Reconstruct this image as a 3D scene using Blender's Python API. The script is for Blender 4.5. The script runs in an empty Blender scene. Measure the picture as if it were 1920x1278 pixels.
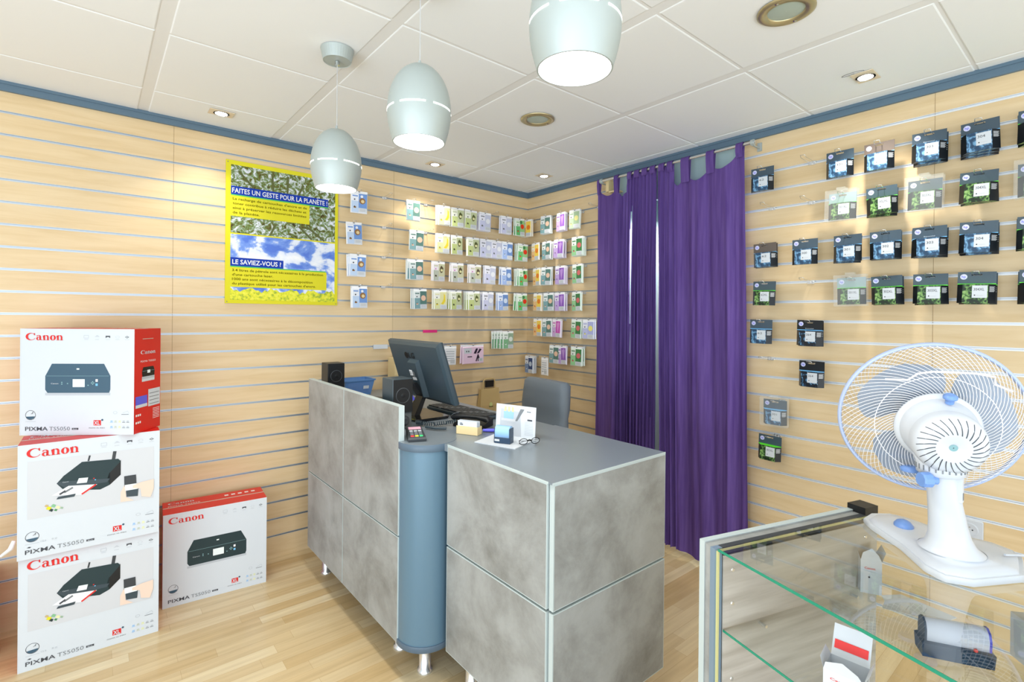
import bpy, math, random
from math import sin, cos, pi, radians as R_, sqrt
from mathutils import Vector as V, Matrix as Mx
random.seed(7)
S = bpy.context.scene
C = S.collection
# ---------------------------------------------------------------- camera
cam_d = bpy.data.cameras.new('camera'); cam = bpy.data.objects.new('camera', cam_d); C.objects.link(cam)
FOC = 952.66; cam_d.sensor_fit = 'HORIZONTAL'; cam_d.sensor_width = 36; cam_d.lens = FOC/1920*36
cam_d.shift_y = -(639-593.9)/1920; cam_d.clip_start = .02
right = V((0.7716, -0.6361, 0.0097)); up = V((-0.0063, 0.0076, 1.0)); fwd = V((0.6361, 0.7716, -0.0019))
m = Mx((right, up, -fwd)).transposed().to_4x4(); m.translation = (-2.7996, -3.1993, 1.4407)
cam.matrix_world = m; S.camera = cam
# ---------------------------------------------------------------- world, exposure, room lights
vs = S.view_settings; vs.view_transform = 'Standard'; vs.look = 'None'; vs.gamma = 1; vs.use_curve_mapping = False
vs.exposure = -0.04
S.world = bpy.data.worlds.new('daylight'); S.world.use_nodes = True
bg = S.world.node_tree.nodes['Background']; bg.inputs[0].default_value = (.86, .935, 1, 1); bg.inputs[1].default_value = 1.0
H = 2.465
def area(name, loc, tgt, sx, sy, w, col=(1, 1, 1)):
    d = bpy.data.lights.new(name, 'AREA'); d.shape = 'RECTANGLE'; d.size = sx; d.size_y = sy; d.energy = w; d.color = col
    o = bpy.data.objects.new(name, d); C.objects.link(o); o.location = loc
    o.rotation_euler = (V(tgt)-V(loc)).to_track_quat('-Z', 'Y').to_euler(); return o
# unseen fill lamps for assumed shop-front daylight, aimed up to lighten the ceiling
area('rear_ceiling_fill', (-2.6, -5.7, .9), (-1.4, 0, 5.0), 4.5, 1.6, 84, (.80, .90, 1))
area('side_ceiling_fill', (-5.5, -3.9, .9), (0, -2.2, 4.6), 3.4, 1.6, 126, (.80, .90, 1))  # added second fill from the left, no window known there
# ---------------------------------------------------------------- materials
MATS = {}
def lin(c): return tuple(((x/255)/12.92 if x/255 <= .04045 else ((x/255+.055)/1.055)**2.4) for x in c)
def mat(name, c, rough=.5, metal=0, emit=0, trans=0, alpha=1, spec=.5, ior=1.45, coat=0):
    m = bpy.data.materials.new(name); m.use_nodes = True; b = m.node_tree.nodes['Principled BSDF']
    col = (*lin(c), 1)
    b.inputs['Base Color'].default_value = col; b.inputs['Roughness'].default_value = rough; b.inputs['Metallic'].default_value = metal
    b.inputs['Specular IOR Level'].default_value = spec; b.inputs['IOR'].default_value = ior
    b.inputs['Transmission Weight'].default_value = trans; b.inputs['Alpha'].default_value = alpha; b.inputs['Coat Weight'].default_value = coat
    if emit: b.inputs['Emission Color'].default_value = col; b.inputs['Emission Strength'].default_value = emit
    MATS[name] = m; return m
def nt(m): return m.node_tree.nodes, m.node_tree.links, m.node_tree.nodes['Principled BSDF']
def noise_mat(name, stops, scale=(5, 5, 5), detail=6, rough=.5, rr=.55, dist=0, metal=0, coords='Object', bump=0, spec=.5):
    m = mat(name, (128, 128, 128), rough, metal, spec=spec); N, L, b = nt(m)
    tc = N.new('ShaderNodeTexCoord'); mp = N.new('ShaderNodeMapping'); mp.inputs['Scale'].default_value = scale
    no = N.new('ShaderNodeTexNoise'); no.inputs['Scale'].default_value = 1; no.inputs['Detail'].default_value = detail
    no.inputs['Roughness'].default_value = rr; no.inputs['Distortion'].default_value = dist
    cr = N.new('ShaderNodeValToRGB'); e = cr.color_ramp.elements
    while len(e) < len(stops): e.new(.5)
    for i, (p, c) in enumerate(stops): e[i].position = p; e[i].color = (*lin(c), 1)
    L.new(tc.outputs[coords], mp.inputs[0]); L.new(mp.outputs[0], no.inputs['Vector']); L.new(no.outputs['Fac'], cr.inputs[0]); L.new(cr.outputs[0], b.inputs['Base Color'])
    if bump:
        bp = N.new('ShaderNodeBump'); bp.inputs['Strength'].default_value = bump; bp.inputs['Distance'].default_value = .003
        L.new(no.outputs['Fac'], bp.inputs['Height']); L.new(bp.outputs[0], b.inputs['Normal'])
    return m
noise_mat('slat_wood', [(.25, (212, 184, 138)), (.5, (223, 198, 156)), (.8, (231, 209, 171))], (2.2, 2.2, 26), 7, .38, .6, .4)
mat('groove_metal', (196, 204, 212), .42, .75); mat('groove_metal_lit', (232, 236, 240), .4, .35); mat('seam', (165, 140, 105), .8)  # second one: the groove metal lightened to paint in reflected light
mat('trim_blue', (92, 116, 134), .45); mat('lintel', (160, 184, 186), .5); mat('door_inside', (188, 196, 190), .6)
mat('ceiling_tile', (240, 244, 246), .9, spec=.2); mat('ceiling_grid', (232, 234, 234), .8)
noise_mat('concrete', [(.30, (122, 122, 118)), (.42, (142, 143, 140)), (.56, (160, 162, 160)), (.75, (174, 177, 176))], (4.2, 4.2, 4.2), 12, .45, .66, .25, spec=.35)
mat('edge_band', (186, 198, 198), .4); mat('dark_gap', (40, 46, 52), .7)
mat('desk_top', (122, 132, 140), .28); mat('column_blue', (96, 126, 146), .3, .15); mat('column_rim', (84, 102, 118), .4)
mat('steel', (225, 226, 226), .22, .85); mat('satin', (180, 190, 188), .5, .3); mat('chrome', (215, 218, 222), .12, 1)
mat('white_plastic', (202, 207, 214), .35); mat('white_paper', (232, 234, 236), .7); mat('white_card', (208, 214, 220), .5)
mat('blue_plastic', (112, 148, 208), .35); mat('rim_blue', (168, 182, 214), .3)
mat('blade', (138, 152, 170), .3, alpha=.9); mat('wire_white', (238, 238, 242), .35)
mat('black', (14, 16, 19), .4); mat('black_gloss', (9, 12, 16), .18, coat=.4); mat('dark_teal', (56, 70, 78), .35); mat('dark_grey', (58, 62, 66), .5)
mat('speaker_grey', (88, 92, 92), .5); mat('mid_grey', (120, 124, 128), .5); mat('light_grey', (200, 203, 206), .5); mat('pale_print', (184, 190, 197), .6)
mat('leather', (112, 122, 132), .5); mat('kraft', (196, 170, 118), .8); mat('kraft_card', (228, 206, 156), .8)
mat('logo_red', (216, 38, 34), .5); mat('box_red', (214, 34, 26), .4); mat('text_dark', (70, 72, 78), .6); mat('text_black', (25, 25, 28), .6)
mat('screen_white', (236, 244, 244), .4); mat('printer_blue', (58, 88, 108), .5); mat('printer_dark', (30, 52, 56), .5); mat('skin_print', (232, 206, 188), .6)
mat('yellow', (222, 214, 50), .8, spec=.2); mat('olive_text', (88, 82, 6), .8, spec=.1); mat('poster_blue', (30, 62, 168), .8, spec=.2); mat('green_line', (80, 190, 90), .5)
mat('pink', (232, 50, 130), .5); mat('lilac_logo', (206, 208, 240), .4); mat('violet_blue', (96, 96, 220), .3); mat('orange_pr', (236, 140, 40), .5)
mat('glass_edge', (40, 150, 120), .15, trans=.2, emit=0); mat('yellow_strip', (206, 200, 140), .6); mat('alu_blue', (130, 152, 172), .35, .3)
noise_mat('grey_wood', [(.3, (168, 160, 148)), (.7, (200, 194, 184))], (3, 3, 40), 6, .5)
mat('stamp_chrome', (224, 230, 248), .2, 0, coat=.5); mat('stamp_dark', (38, 62, 86), .35); mat('lamp_glass', (170, 185, 175), .3)
mat('brass_ring', (190, 178, 140), .3, .7); mat('lamp_on', (255, 250, 240), .5, emit=9); mat('lamp_slot', (255, 255, 250), .5, emit=3.2); mat('spot_on', (255, 250, 238), .5, emit=20)
mat('spot_plate', (228, 214, 188), .5); mat('basket_blue', (92, 138, 196), .45); mat('led_green', (180, 255, 60), .4, emit=2)
mat('key_red', (230, 60, 60), .5); mat('key_yellow', (240, 220, 60), .5); mat('key_green', (70, 220, 130), .5); mat('pink_screen', (232, 178, 196), .3)
mat('light_blue_pr', (150, 190, 230), .5); mat('ink_purple', (92, 66, 130), .8)
noise_mat('curtain', [(.3, (84, 60, 126)), (.7, (106, 82, 148))], (60, 60, 3), 4, .8, spec=.2)
def glass(name, tint, refl_ior, facing=.04, alpha=.1):
    m = bpy.data.materials.new(name); m.use_nodes = True; N = m.node_tree.nodes; L = m.node_tree.links; N.clear()
    o = N.new('ShaderNodeOutputMaterial'); t = N.new('ShaderNodeBsdfTransparent'); t.inputs[0].default_value = (*tint, 1)
    g = N.new('ShaderNodeBsdfGlossy'); g.inputs['Roughness'].default_value = .02; fr = N.new('ShaderNodeFresnel'); fr.inputs[0].default_value = refl_ior
    mx = N.new('ShaderNodeMixShader'); L.new(fr.outputs[0], mx.inputs[0]); L.new(t.outputs[0], mx.inputs[1]); L.new(g.outputs[0], mx.inputs[2]); L.new(mx.outputs[0], o.inputs[0])
    MATS[name] = m
glass('case_glass', (.90, .945, .93), 2.05); glass('shelf_glass', (.93, .965, .95), 1.5)
def clear(name, c, a):
    m = mat(name, c, .25, alpha=a)
clear('clear_case', (225, 230, 230), .16); clear('clear_film', (225, 230, 235), .25); m_ = bpy.data.materials.new('case_clear'); m_.use_nodes = True; m_.node_tree.nodes.clear(); _o = m_.node_tree.nodes.new('ShaderNodeOutputMaterial'); _t = m_.node_tree.nodes.new('ShaderNodeBsdfTransparent'); m_.node_tree.links.new(_t.outputs[0], _o.inputs[0]); MATS['case_clear'] = m_
# photos printed on the poster and packs
def voronoi_mat(name, stops, scale, coords='Object', rough=.5):
    m = mat(name, (128, 128, 128), rough); N, L, b = nt(m)
    tc = N.new('ShaderNodeTexCoord'); no = N.new('ShaderNodeTexVoronoi'); no.inputs['Scale'].default_value = scale
    cr = N.new('ShaderNodeValToRGB'); e = cr.color_ramp.elements
    while len(e) < len(stops): e.new(.5)
    for i, (p, c) in enumerate(stops): e[i].position = p; e[i].color = (*lin(c), 1)
    L.new(tc.outputs[coords], no.inputs['Vector']); L.new(no.outputs['Distance'], cr.inputs[0]); L.new(cr.outputs[0], b.inputs['Base Color'])
noise_mat('poster_trees', [(.36, (44, 34, 14)), (.44, (104, 96, 30)), (.49, (96, 132, 60)), (.54, (176, 186, 176)), (.60, (226, 230, 244))], (30, 30, 34), 10, .5, .72, 1.0)
noise_mat('poster_sky', [(.42, (84, 120, 214)), (.5, (120, 155, 228)), (.55, (225, 232, 248)), (.7, (250, 250, 252))], (7, 7, 10), 7, .5, .55, .3)
noise_mat('poster_flowers', [(.35, (150, 175, 60)), (.5, (225, 224, 40)), (.7, (238, 234, 90))], (60, 60, 60), 6, .5)
noise_mat('drops_blue', [(.42, (36, 66, 96)), (.52, (66, 106, 140)), (.6, (128, 178, 216)), (.66, (60, 100, 136))], (48, 48, 48), 3, .4, .5, .8)
noise_mat('drops_dark', [(.45, (14, 22, 32)), (.56, (26, 52, 76)), (.62, (110, 170, 215)), (.68, (24, 60, 90))], (48, 48, 48), 3, .4, .5, .8)
noise_mat('fruit_green', [(.38, (24, 40, 24)), (.48, (60, 96, 54)), (.56, (112, 154, 80)), (.66, (160, 190, 124))], (60, 60, 60), 3, .4, .5, 1.0)
mat('hp_head', (66, 82, 94), .35); mat('hp_head_brown', (96, 86, 80), .35); mat('hp_dark', (16, 22, 28), .35); mat('stripe_blue', (120, 190, 235), .4); mat('stripe_green', (100, 225, 50), .4)
mat('hp_pale', (150, 168, 176), .4)
PAL = {  # background, tint, picture, accent
 'sky': ((236, 240, 248), (192, 212, 238), (112, 152, 214), (150, 108, 62)), 'teal': ((232, 238, 236), (130, 168, 172), (92, 128, 120), (236, 196, 170)),
 'lemon': ((244, 243, 232), (222, 224, 170), (232, 228, 170), (234, 210, 60)), 'lime': ((240, 242, 226), (198, 210, 140), (196, 204, 160), (90, 96, 50)),
 'lilac': ((236, 236, 246), (206, 208, 234), (200, 204, 224), (232, 234, 240)), 'tomato': ((228, 240, 226), (104, 188, 116), (150, 200, 140), (226, 58, 34)),
 'blue': ((228, 234, 248), (162, 186, 232), (110, 144, 200), (206, 220, 240)), 'rose': ((242, 236, 238), (190, 196, 180), (206, 206, 170), (96, 84, 60)),
 'leaf': ((232, 240, 232), (130, 184, 140), (150, 176, 150), (220, 230, 220)), 'orange': ((248, 240, 224), (240, 196, 140), (250, 214, 90), (240, 130, 40)),
 'violet': ((234, 226, 244), (196, 170, 222), (146, 96, 190), (190, 150, 216)), 'magenta': ((240, 228, 242), (206, 176, 222), (206, 84, 186), (226, 150, 216)),
 'mint': ((234, 240, 230), (190, 214, 180), (170, 196, 160), (232, 226, 150)), 'berry': ((228, 240, 228), (150, 204, 150), (66, 130, 76), (214, 110, 110)),
 'navy': ((220, 226, 236), (120, 144, 184), (46, 70, 122), (190, 206, 226)), 'white': ((240, 241, 243), (226, 228, 230), (220, 222, 224), (204, 206, 210)),
 'bluelemon': ((234, 236, 246), (190, 194, 230), (178, 182, 226), (240, 230, 130)), 'camera': ((238, 214, 232), (236, 206, 228), (226, 190, 220), (44, 30, 52))}
for k, (a, b_, c_, d_) in PAL.items():
    mat('pk_'+k+'_a', a, .35); mat('pk_'+k+'_b', b_, .35); mat('pk_'+k+'_c', c_, .35); mat('pk_'+k+'_d', d_, .35)

# floor: three-strip wood laminate, strips run along x
def floor_mat():
    m = mat('floor_wood', (220, 190, 140), .32, coat=.15); N, L, b = nt(m)
    tc = N.new('ShaderNodeTexCoord'); br = N.new('ShaderNodeTexBrick'); br.inputs['Scale'].default_value = 1
    br.inputs['Brick Width'].default_value = .42; br.inputs['Row Height'].default_value = .065; br.inputs['Mortar Size'].default_value = .0006
    br.offset = .37; br.offset_frequency = 3; br.squash = 1.3; br.squash_frequency = 2
    br.inputs['Color1'].default_value = (*lin((206, 178, 130)), 1); br.inputs['Color2'].default_value = (*lin((228, 210, 172)), 1); br.inputs['Mortar'].default_value = (*lin((190, 160, 114)), 1)
    mp = N.new('ShaderNodeMapping'); mp.inputs['Scale'].default_value = (2.5, 40, 1); no = N.new('ShaderNodeTexNoise'); no.inputs['Scale'].default_value = 1; no.inputs['Detail'].default_value = 6
    mx = N.new('ShaderNodeMixRGB'); mx.blend_type = 'MULTIPLY'; mx.inputs[0].default_value = .5
    cr = N.new('ShaderNodeValToRGB'); cr.color_ramp.elements[0].color = (.72, .66, .58, 1); cr.color_ramp.elements[1].color = (1.05, 1.05, 1.05, 1); cr.color_ramp.elements[0].position = .3; cr.color_ramp.elements[1].position = .65
    L.new(tc.outputs['Object'], br.inputs[0]); L.new(tc.outputs['Object'], mp.inputs[0]); L.new(mp.outputs[0], no.inputs['Vector']); L.new(no.outputs['Fac'], cr.inputs[0])
    L.new(br.outputs[0], mx.inputs[1]); L.new(cr.outputs[0], mx.inputs[2]); L.new(mx.outputs[0], b.inputs['Base Color'])
floor_mat()
# ---------------------------------------------------------------- mesh builder
_tc = {}
def text_mesh(s, bold=0.0, res=2):
    k = (s, bold)
    if k not in _tc:
        cu = bpy.data.curves.new('t', 'FONT'); cu.body = s; cu.resolution_u = res; cu.offset = bold; cu.fill_mode = 'FRONT'
        o = bpy.data.objects.new('t', cu); C.objects.link(o); dg = bpy.context.evaluated_depsgraph_get()
        me = o.evaluated_get(dg).to_mesh()
        vs_ = [tuple(v.co) for v in me.vertices]; fs = [tuple(p.vertices) for p in me.polygons]
        w = max([v[0] for v in vs_] or [1]); x0 = min([v[0] for v in vs_] or [0])
        bpy.data.objects.remove(o); bpy.data.curves.remove(cu)
        _tc[k] = ([((v[0]-x0)/(w-x0), v[1]/.7) for v in vs_], fs, (w-x0)/.7)
    return _tc[k]
class MB:
    def __init__(s): s.v = []; s.f = []; s.m = []; s.s = []
    def add(s, vs_, fs, mt, sm=False, T=None):
        n = len(s.v); s.v += [tuple(T @ V(v)) if T else tuple(v) for v in vs_]
        for f in fs: s.f.append(tuple(i+n for i in f)); s.m.append(mt); s.s.append(sm)
        return s
    def box(s, a, b, mt, T=None):
        x0, y0, z0 = a; x1, y1, z1 = b
        vs_ = [(x0, y0, z0), (x1, y0, z0), (x1, y1, z0), (x0, y1, z0), (x0, y0, z1), (x1, y0, z1), (x1, y1, z1), (x0, y1, z1)]
        fs = [(0, 3, 2, 1), (4, 5, 6, 7), (0, 1, 5, 4), (1, 2, 6, 5), (2, 3, 7, 6), (3, 0, 4, 7)]
        if isinstance(mt, str): return s.add(vs_, fs, mt, False, T)
        n = len(s.v); s.add(vs_, fs, 'x', False, T)
        for i in range(6): s.m[len(s.m)-6+i] = mt[i]
        return s
    def rbox(s, a, b, r, mt, T=None, seg=3):
        # box with rounded vertical corners and small top/bottom chamfer
        x0, y0, z0 = a; x1, y1, z1 = b; pts = []
        for cx, cy, a0 in ((x1-r, y1-r, 0), (x0+r, y1-r, 90), (x0+r, y0+r, 180), (x1-r, y0+r, 270)):
            for i in range(seg+1): t = R_(a0+90*i/seg); pts.append((cx+r*cos(t), cy+r*sin(t)))
        c = min(r*.5, (z1-z0)*.3); cx, cy = (x0+x1)/2, (y0+y1)/2
        def sh(k): return [(x+(-k if x > cx else k), y+(-k if y > cy else k)) for x, y in pts]
        rings = [[(x, y, z0) for x, y in sh(c)], [(x, y, z0+c) for x, y in pts], [(x, y, z1-c) for x, y in pts], [(x, y, z1) for x, y in sh(c)]]
        return s.loft(rings, mt, T, True, False)
    def loft(s, rings, mt, T=None, cap=True, sm=True, closed=True):
        n = len(rings[0]); vs_ = [p for r in rings for p in r]; fs = []
        for i in range(len(rings)-1):
            for j in range(n if closed else n-1):
                k = (j+1) % n; fs.append((i*n+j, i*n+k, (i+1)*n+k, (i+1)*n+j))
        s.add(vs_, fs, mt, sm, T)
        if cap: s.add(rings[0], [tuple(range(n-1, -1, -1))], mt, False, T); s.add(rings[-1], [tuple(range(n))], mt, False, T)
        return s
    def lathe(s, prof, mt, n=32, T=None, cap=True, sm=True):
        return s.loft([[(r*cos(2*pi*i/n), r*sin(2*pi*i/n), z) for i in range(n)] for r, z in prof], mt, T, cap, sm)
    def tube(s, pts, r, mt, n=6, T=None, cap=True, closed=False):
        pts = [V(p) for p in pts]; rings = []; N0 = None
        for i, p in enumerate(pts):
            if closed: d = pts[(i+1) % len(pts)]-pts[i-1]
            else: d = pts[min(i+1, len(pts)-1)]-pts[max(i-1, 0)]
            d = d.normalized()
            if N0 is None: N0 = d.orthogonal().normalized()
            else: N0 = (N0-d*N0.dot(d)); N0 = N0.normalized() if N0.length > 1e-6 else d.orthogonal().normalized()
            B = d.cross(N0); rr = r[i] if isinstance(r, (list, tuple)) else r
            rings.append([tuple(p+N0*rr*cos(2*pi*k/n)+B*rr*sin(2*pi*k/n)) for k in range(n)])
        if closed: rings.append(rings[0]); cap = False
        return s.loft(rings, mt, T, cap, True)
    def prism(s, poly, z0, z1, mt, T=None, mt_side=None):
        n = len(poly); a = [(x, y, z0) for x, y in poly]; b = [(x, y, z1) for x, y in poly]
        s.add(a+b, [(i, (i+1) % n, n+(i+1) % n, n+i) for i in range(n)], mt_side or mt, False, T)
        s.add(a, [tuple(range(n-1, -1, -1))], mt, False, T); s.add(b, [tuple(range(n))], mt, False, T); return s
    def quad(s, a, b, c, d, mt, T=None): return s.add([a, b, c, d], [(0, 1, 2, 3)], mt, False, T)
    def build(s, name, parent=None, loc=(0, 0, 0), rot=(0, 0, 0)):
        me = bpy.data.meshes.new(name); me.from_pydata(s.v, [], s.f)
        names = []
        for k in s.m:
            if k not in names: names.append(k)
        for k in names: me.materials.append(MATS[k])
        idx = {k: i for i, k in enumerate(names)}
        me.polygons.foreach_set('material_index', [idx[k] for k in s.m]); me.polygons.foreach_set('use_smooth', s.s); me.update()
        o = bpy.data.objects.new(name, me); C.objects.link(o); o.location = loc; o.rotation_euler = rot
        if parent: o.parent = parent
        return o
class Face:
    """a flat drawing surface: u to the right, v up, slightly proud of a panel"""
    def __init__(s, mb, o, u, v, w, h, eps=.0006):
        s.mb = mb; s.o = V(o); s.u = V(u).normalized(); s.v = V(v).normalized(); s.w = w; s.h = h; s.n = s.u.cross(s.v); s.e = eps; s.k = 1
    def p(s, x, y, lift=0): return tuple(s.o+s.u*x*s.w+s.v*y*s.h+s.n*(s.e*s.k))
    def poly(s, pts, mt, k=1): s.k = k; s.mb.add([s.p(*q) for q in pts], [tuple(range(len(pts)))], mt)
    def rect(s, x0, y0, x1, y1, mt, k=1): s.poly([(x0, y0), (x1, y0), (x1, y1), (x0, y1)], mt, k)
    def disc(s, cx, cy, r, mt, k=1, n=20, ry=None):
        ry = ry or r*s.w/s.h; s.poly([(cx+r*cos(2*pi*i/n), cy+ry*sin(2*pi*i/n)) for i in range(n)], mt, k)
    def ring(s, cx, cy, r, th, mt, k=1, n=24, ry=None):
        ry = ry or r*s.w/s.h; s.k = k; f = 1-th; vs_ = []
        for q in (1, f): vs_ += [s.p(cx+q*r*cos(2*pi*i/n), cy+q*ry*sin(2*pi*i/n)) for i in range(n)]
        s.mb.add(vs_, [(i, (i+1) % n, n+(i+1) % n, n+i) for i in range(n)], mt)
    def line(s, pts, th, mt, k=1):
        for a, b in zip(pts, pts[1:]):
            ax, ay, bx, by = a[0]*s.w, a[1]*s.h, b[0]*s.w, b[1]*s.h; d = V((bx-ax, by-ay)); d = d.normalized() if d.length else V((1, 0)); n_ = V((-d.y, d.x))*th/2
            s.poly([((ax-n_.x)/s.w, (ay-n_.y)/s.h), ((bx-n_.x)/s.w, (by-n_.y)/s.h), ((bx+n_.x)/s.w, (by+n_.y)/s.h), ((ax+n_.x)/s.w, (ay+n_.y)/s.h)], mt, k)
    def text(s, t, x, y, w=None, ch=None, mt='text_black', bold=0.0, k=2, skew=0):
        # x, y baseline start as fractions; w width fraction; ch cap height fraction of h
        vs_, fs, asp = text_mesh(t, bold); s.k = k
        if w is None: w = ch*s.h*asp/s.w
        if ch is None: ch = w*s.w/asp/s.h
        s.mb.add([s.p(x+a*w+skew*b*ch, y+b*ch) for a, b in vs_], fs, mt)
    def canon(s, x, y, w, h, mt, k=2):
        """bold serif word, drawn glyph by glyph in a 5.05 x 1 box"""
        s.k = k
        def q(pts): s.mb.add([s.p(x+a/5.05*w, y+b*h) for a, b in pts], [tuple(range(len(pts)))], mt)
        def strip(A, B):
            for i in range(len(A)-1): q([A[i], A[i+1], B[i+1], B[i]])
        def arc(cx, cy, rx, ry, a0, a1, n=20): return [(cx+rx*cos(R_(a0+(a1-a0)*i/n)), cy+ry*sin(R_(a0+(a1-a0)*i/n))) for i in range(n+1)]
        strip(arc(.68, .5, .68, .52, 38, 335), arc(.80, .5, .48, .44, 42, 330)); q([(1.1, .98), (1.24, 1.0), (1.26, .66), (1.12, .72)])   # C
        # a
        strip(arc(1.72, .23, .30, .25, 20, 345), arc(1.76, .22, .13, .18, 20, 345)); q([(1.82, 0.06), (2.06, 0), (2.06, .52), (1.86, .52)])
        strip(arc(1.74, .5, .32, .22, 0, 165), arc(1.72, .5, .14, .15, 0, 165)); q([(2.06, 0), (2.24, 0), (2.24, .07), (2.06, .1)])
        def n_(o): 
            q([(o, .66), (o+.12, .62), (o+.12, 0), (o+.12, 0)]); q([(o+.1, 0), (o+.32, 0), (o+.32, .72), (o+.1, .66)]); q([(o, .60), (o+.12, .56), (o+.3, .72), (o+.28, .73)])
            q([(o, 0), (o+.42, 0), (o+.42, .06), (o, .06)])
            strip(arc(o+.52, .42, .28, .30, 0, 150), arc(o+.42, .42, .16, .20, 0, 150)); q([(o+.58, 0), (o+.8, 0), (o+.8, .43), (o+.58, .43)]); q([(o+.48, 0), (o+.9, 0), (o+.9, .06), (o+.48, .06)])
        n_(2.3)
        strip(arc(3.66, .35, .40, .38, 0, 360, 28), arc(3.66, .35, .13, .32, 0, 360, 28)); n_(4.14)
def thing(name, label, cat, loc=(0, 0, 0), rz=0, group=None):
    o = bpy.data.objects.new(name, None); C.objects.link(o); o.location = loc; o.rotation_euler = (0, 0, rz); o.empty_display_size = .05
    return tag(o, label, cat, group)
def tag(o, label, cat, group=None):
    o['label'] = label; o['category'] = cat
    if group: o['group'] = group
    return o
def struct(o): o['kind'] = 'structure'; return o
Z = Mx.Identity(4)
def rotz(a): return Mx.Rotation(a, 4, 'Z')
def T3(x, y, z): return Mx.Translation((x, y, z))
# ---------------------------------------------------------------- room
fl = MB(); fl.box((-5.6, -6, -.05), (.6, .1, 0), 'floor_wood'); struct(fl.build('floor'))
GR = [2.3302-.1*k for k in range(23)]       # groove heights
def slat(mb, s0, s1, wall, z0=0, z1=H):
    # profile in (depth, z): depth 0 = face, positive = into the wall
    def P_(s, d, z): return (s, d, z) if wall == 'L' else (d, s, z)
    def strip(d0, za, d1, zb, mt):
        q = [P_(s0, d0, za), P_(s1, d0, za), P_(s1, d1, zb), P_(s0, d1, zb)]
        if wall == 'L': q = q if s1 > s0 else q[::-1]
        mb.add(q, [(0, 1, 2, 3)], mt)
    zp = z1; gm = 'groove_metal_lit' if wall == 'R' and s0 < -1 else 'groove_metal'; gl = .0085 if wall == 'R' and s0 < -1 else .0065  # brighter metal and wider lip right of the curtain, painting the lit grooves
    for g in GR:
        if g-.006 < z0: break
        if g > z1: continue
        strip(0, g+.0045, 0, zp, 'slat_wood'); lo = g-gl
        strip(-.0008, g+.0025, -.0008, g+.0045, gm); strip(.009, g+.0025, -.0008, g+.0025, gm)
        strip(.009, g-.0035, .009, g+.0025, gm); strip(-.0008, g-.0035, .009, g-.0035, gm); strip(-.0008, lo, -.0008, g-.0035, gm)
        zp = lo
    strip(0, z0, 0, zp, 'slat_wood')
w = MB(); slat(w, -5.6, 0, 'L'); w.box((-5.6, .012, 0), (.03, .1, H), 'slat_wood')
for sx in (-3.70, -2.478, -1.22): w.box((sx-.0008, -.0006, 0), (sx+.0008, 0.001, 2.42), 'seam')
struct(w.build('wall_left'))
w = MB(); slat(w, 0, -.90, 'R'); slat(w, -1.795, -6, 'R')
w.box((.012, -.90, 0), (.1, 0, H), 'slat_wood'); w.box((.012, -6, 0), (.1, -1.795, H), 'slat_wood')
for sy in (-2.662, -3.9): w.box((-.0006, sy-.0008, 0), (.001, sy+.0008, 2.42), 'seam')
struct(w.build('wall_right'))
d = MB(); d.box((.50, -1.795, 0), (.54, -.90, 2.42), 'door_inside'); d.box((.484, -1.25, .01), (.50, -.98, 2.1), 'white_card'); d.box((0, -.925, 0), (.5, -.90, H), 'lintel'); d.box((0, -1.795, 0), (.5, -1.77, H), 'lintel'); d.box((0, -1.77, 2.41), (.5, -.925, H), 'lintel'); d.box((.1, -1.77, .0005), (.5, -.925, .002), 'floor_wood')
d.box((-.004, -1.77, 2.20), (.03, -.925, H), 'lintel'); struct(d.build('door_1'))
t = MB(); t.box((-5.6, -.014, 2.42), (-.014, 0, H), 'trim_blue'); t.box((-5.6, -.018, 2.450), (-.014, 0, H), 'trim_blue'); struct(t.build('trim_1'))
t = MB(); t.box((-.014, -6, 2.42), (0, 0, H), 'trim_blue'); t.box((-.018, -6, 2.450), (0, -.018, H), 'trim_blue'); struct(t.build('trim_2'))
c = MB(); c.box((-5.6, -6, H+.001), (.55, .1, H+.06), 'ceiling_grid')
xs = [0, -.0907]+[-.730-.627*i for i in range(8)]; ys = [0]+[-.333-.616*i for i in range(10)]
for i in range(len(xs)-1):
    for j in range(len(ys)-1):
        x1, x0, y1, y0 = xs[i], xs[i+1], ys[j], ys[j+1]
        gx = .022; gy = .006; x1 -= gx if i > 1 else .004; x0 += gx if i > 0 else .008; y1 -= gy; y0 += gy
        if x1-x0 < .02: continue
        e = .004
        c.loft([[(x0, y0, H+.003), (x1, y0, H+.003), (x1, y1, H+.003), (x0, y1, H+.003)][::-1], [(x0, y0, H), (x1, y0, H), (x1, y1, H), (x0, y1, H)][::-1],
                [(x0+e, y0+e, H-.0014), (x1-e, y0+e, H-.0014), (x1-e, y1-e, H-.0014), (x0+e, y1-e, H-.0014)][::-1]], 'ceiling_tile', None, True, False)
struct(c.build('ceiling'))
area('alcove_fill_lamp', (.27, -1.25, 2.15), (.4, -1.2, 0), .3, .5, 16, (1, .98, .95))  # unseen lamp added to brighten what shows through the curtain slit
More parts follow.
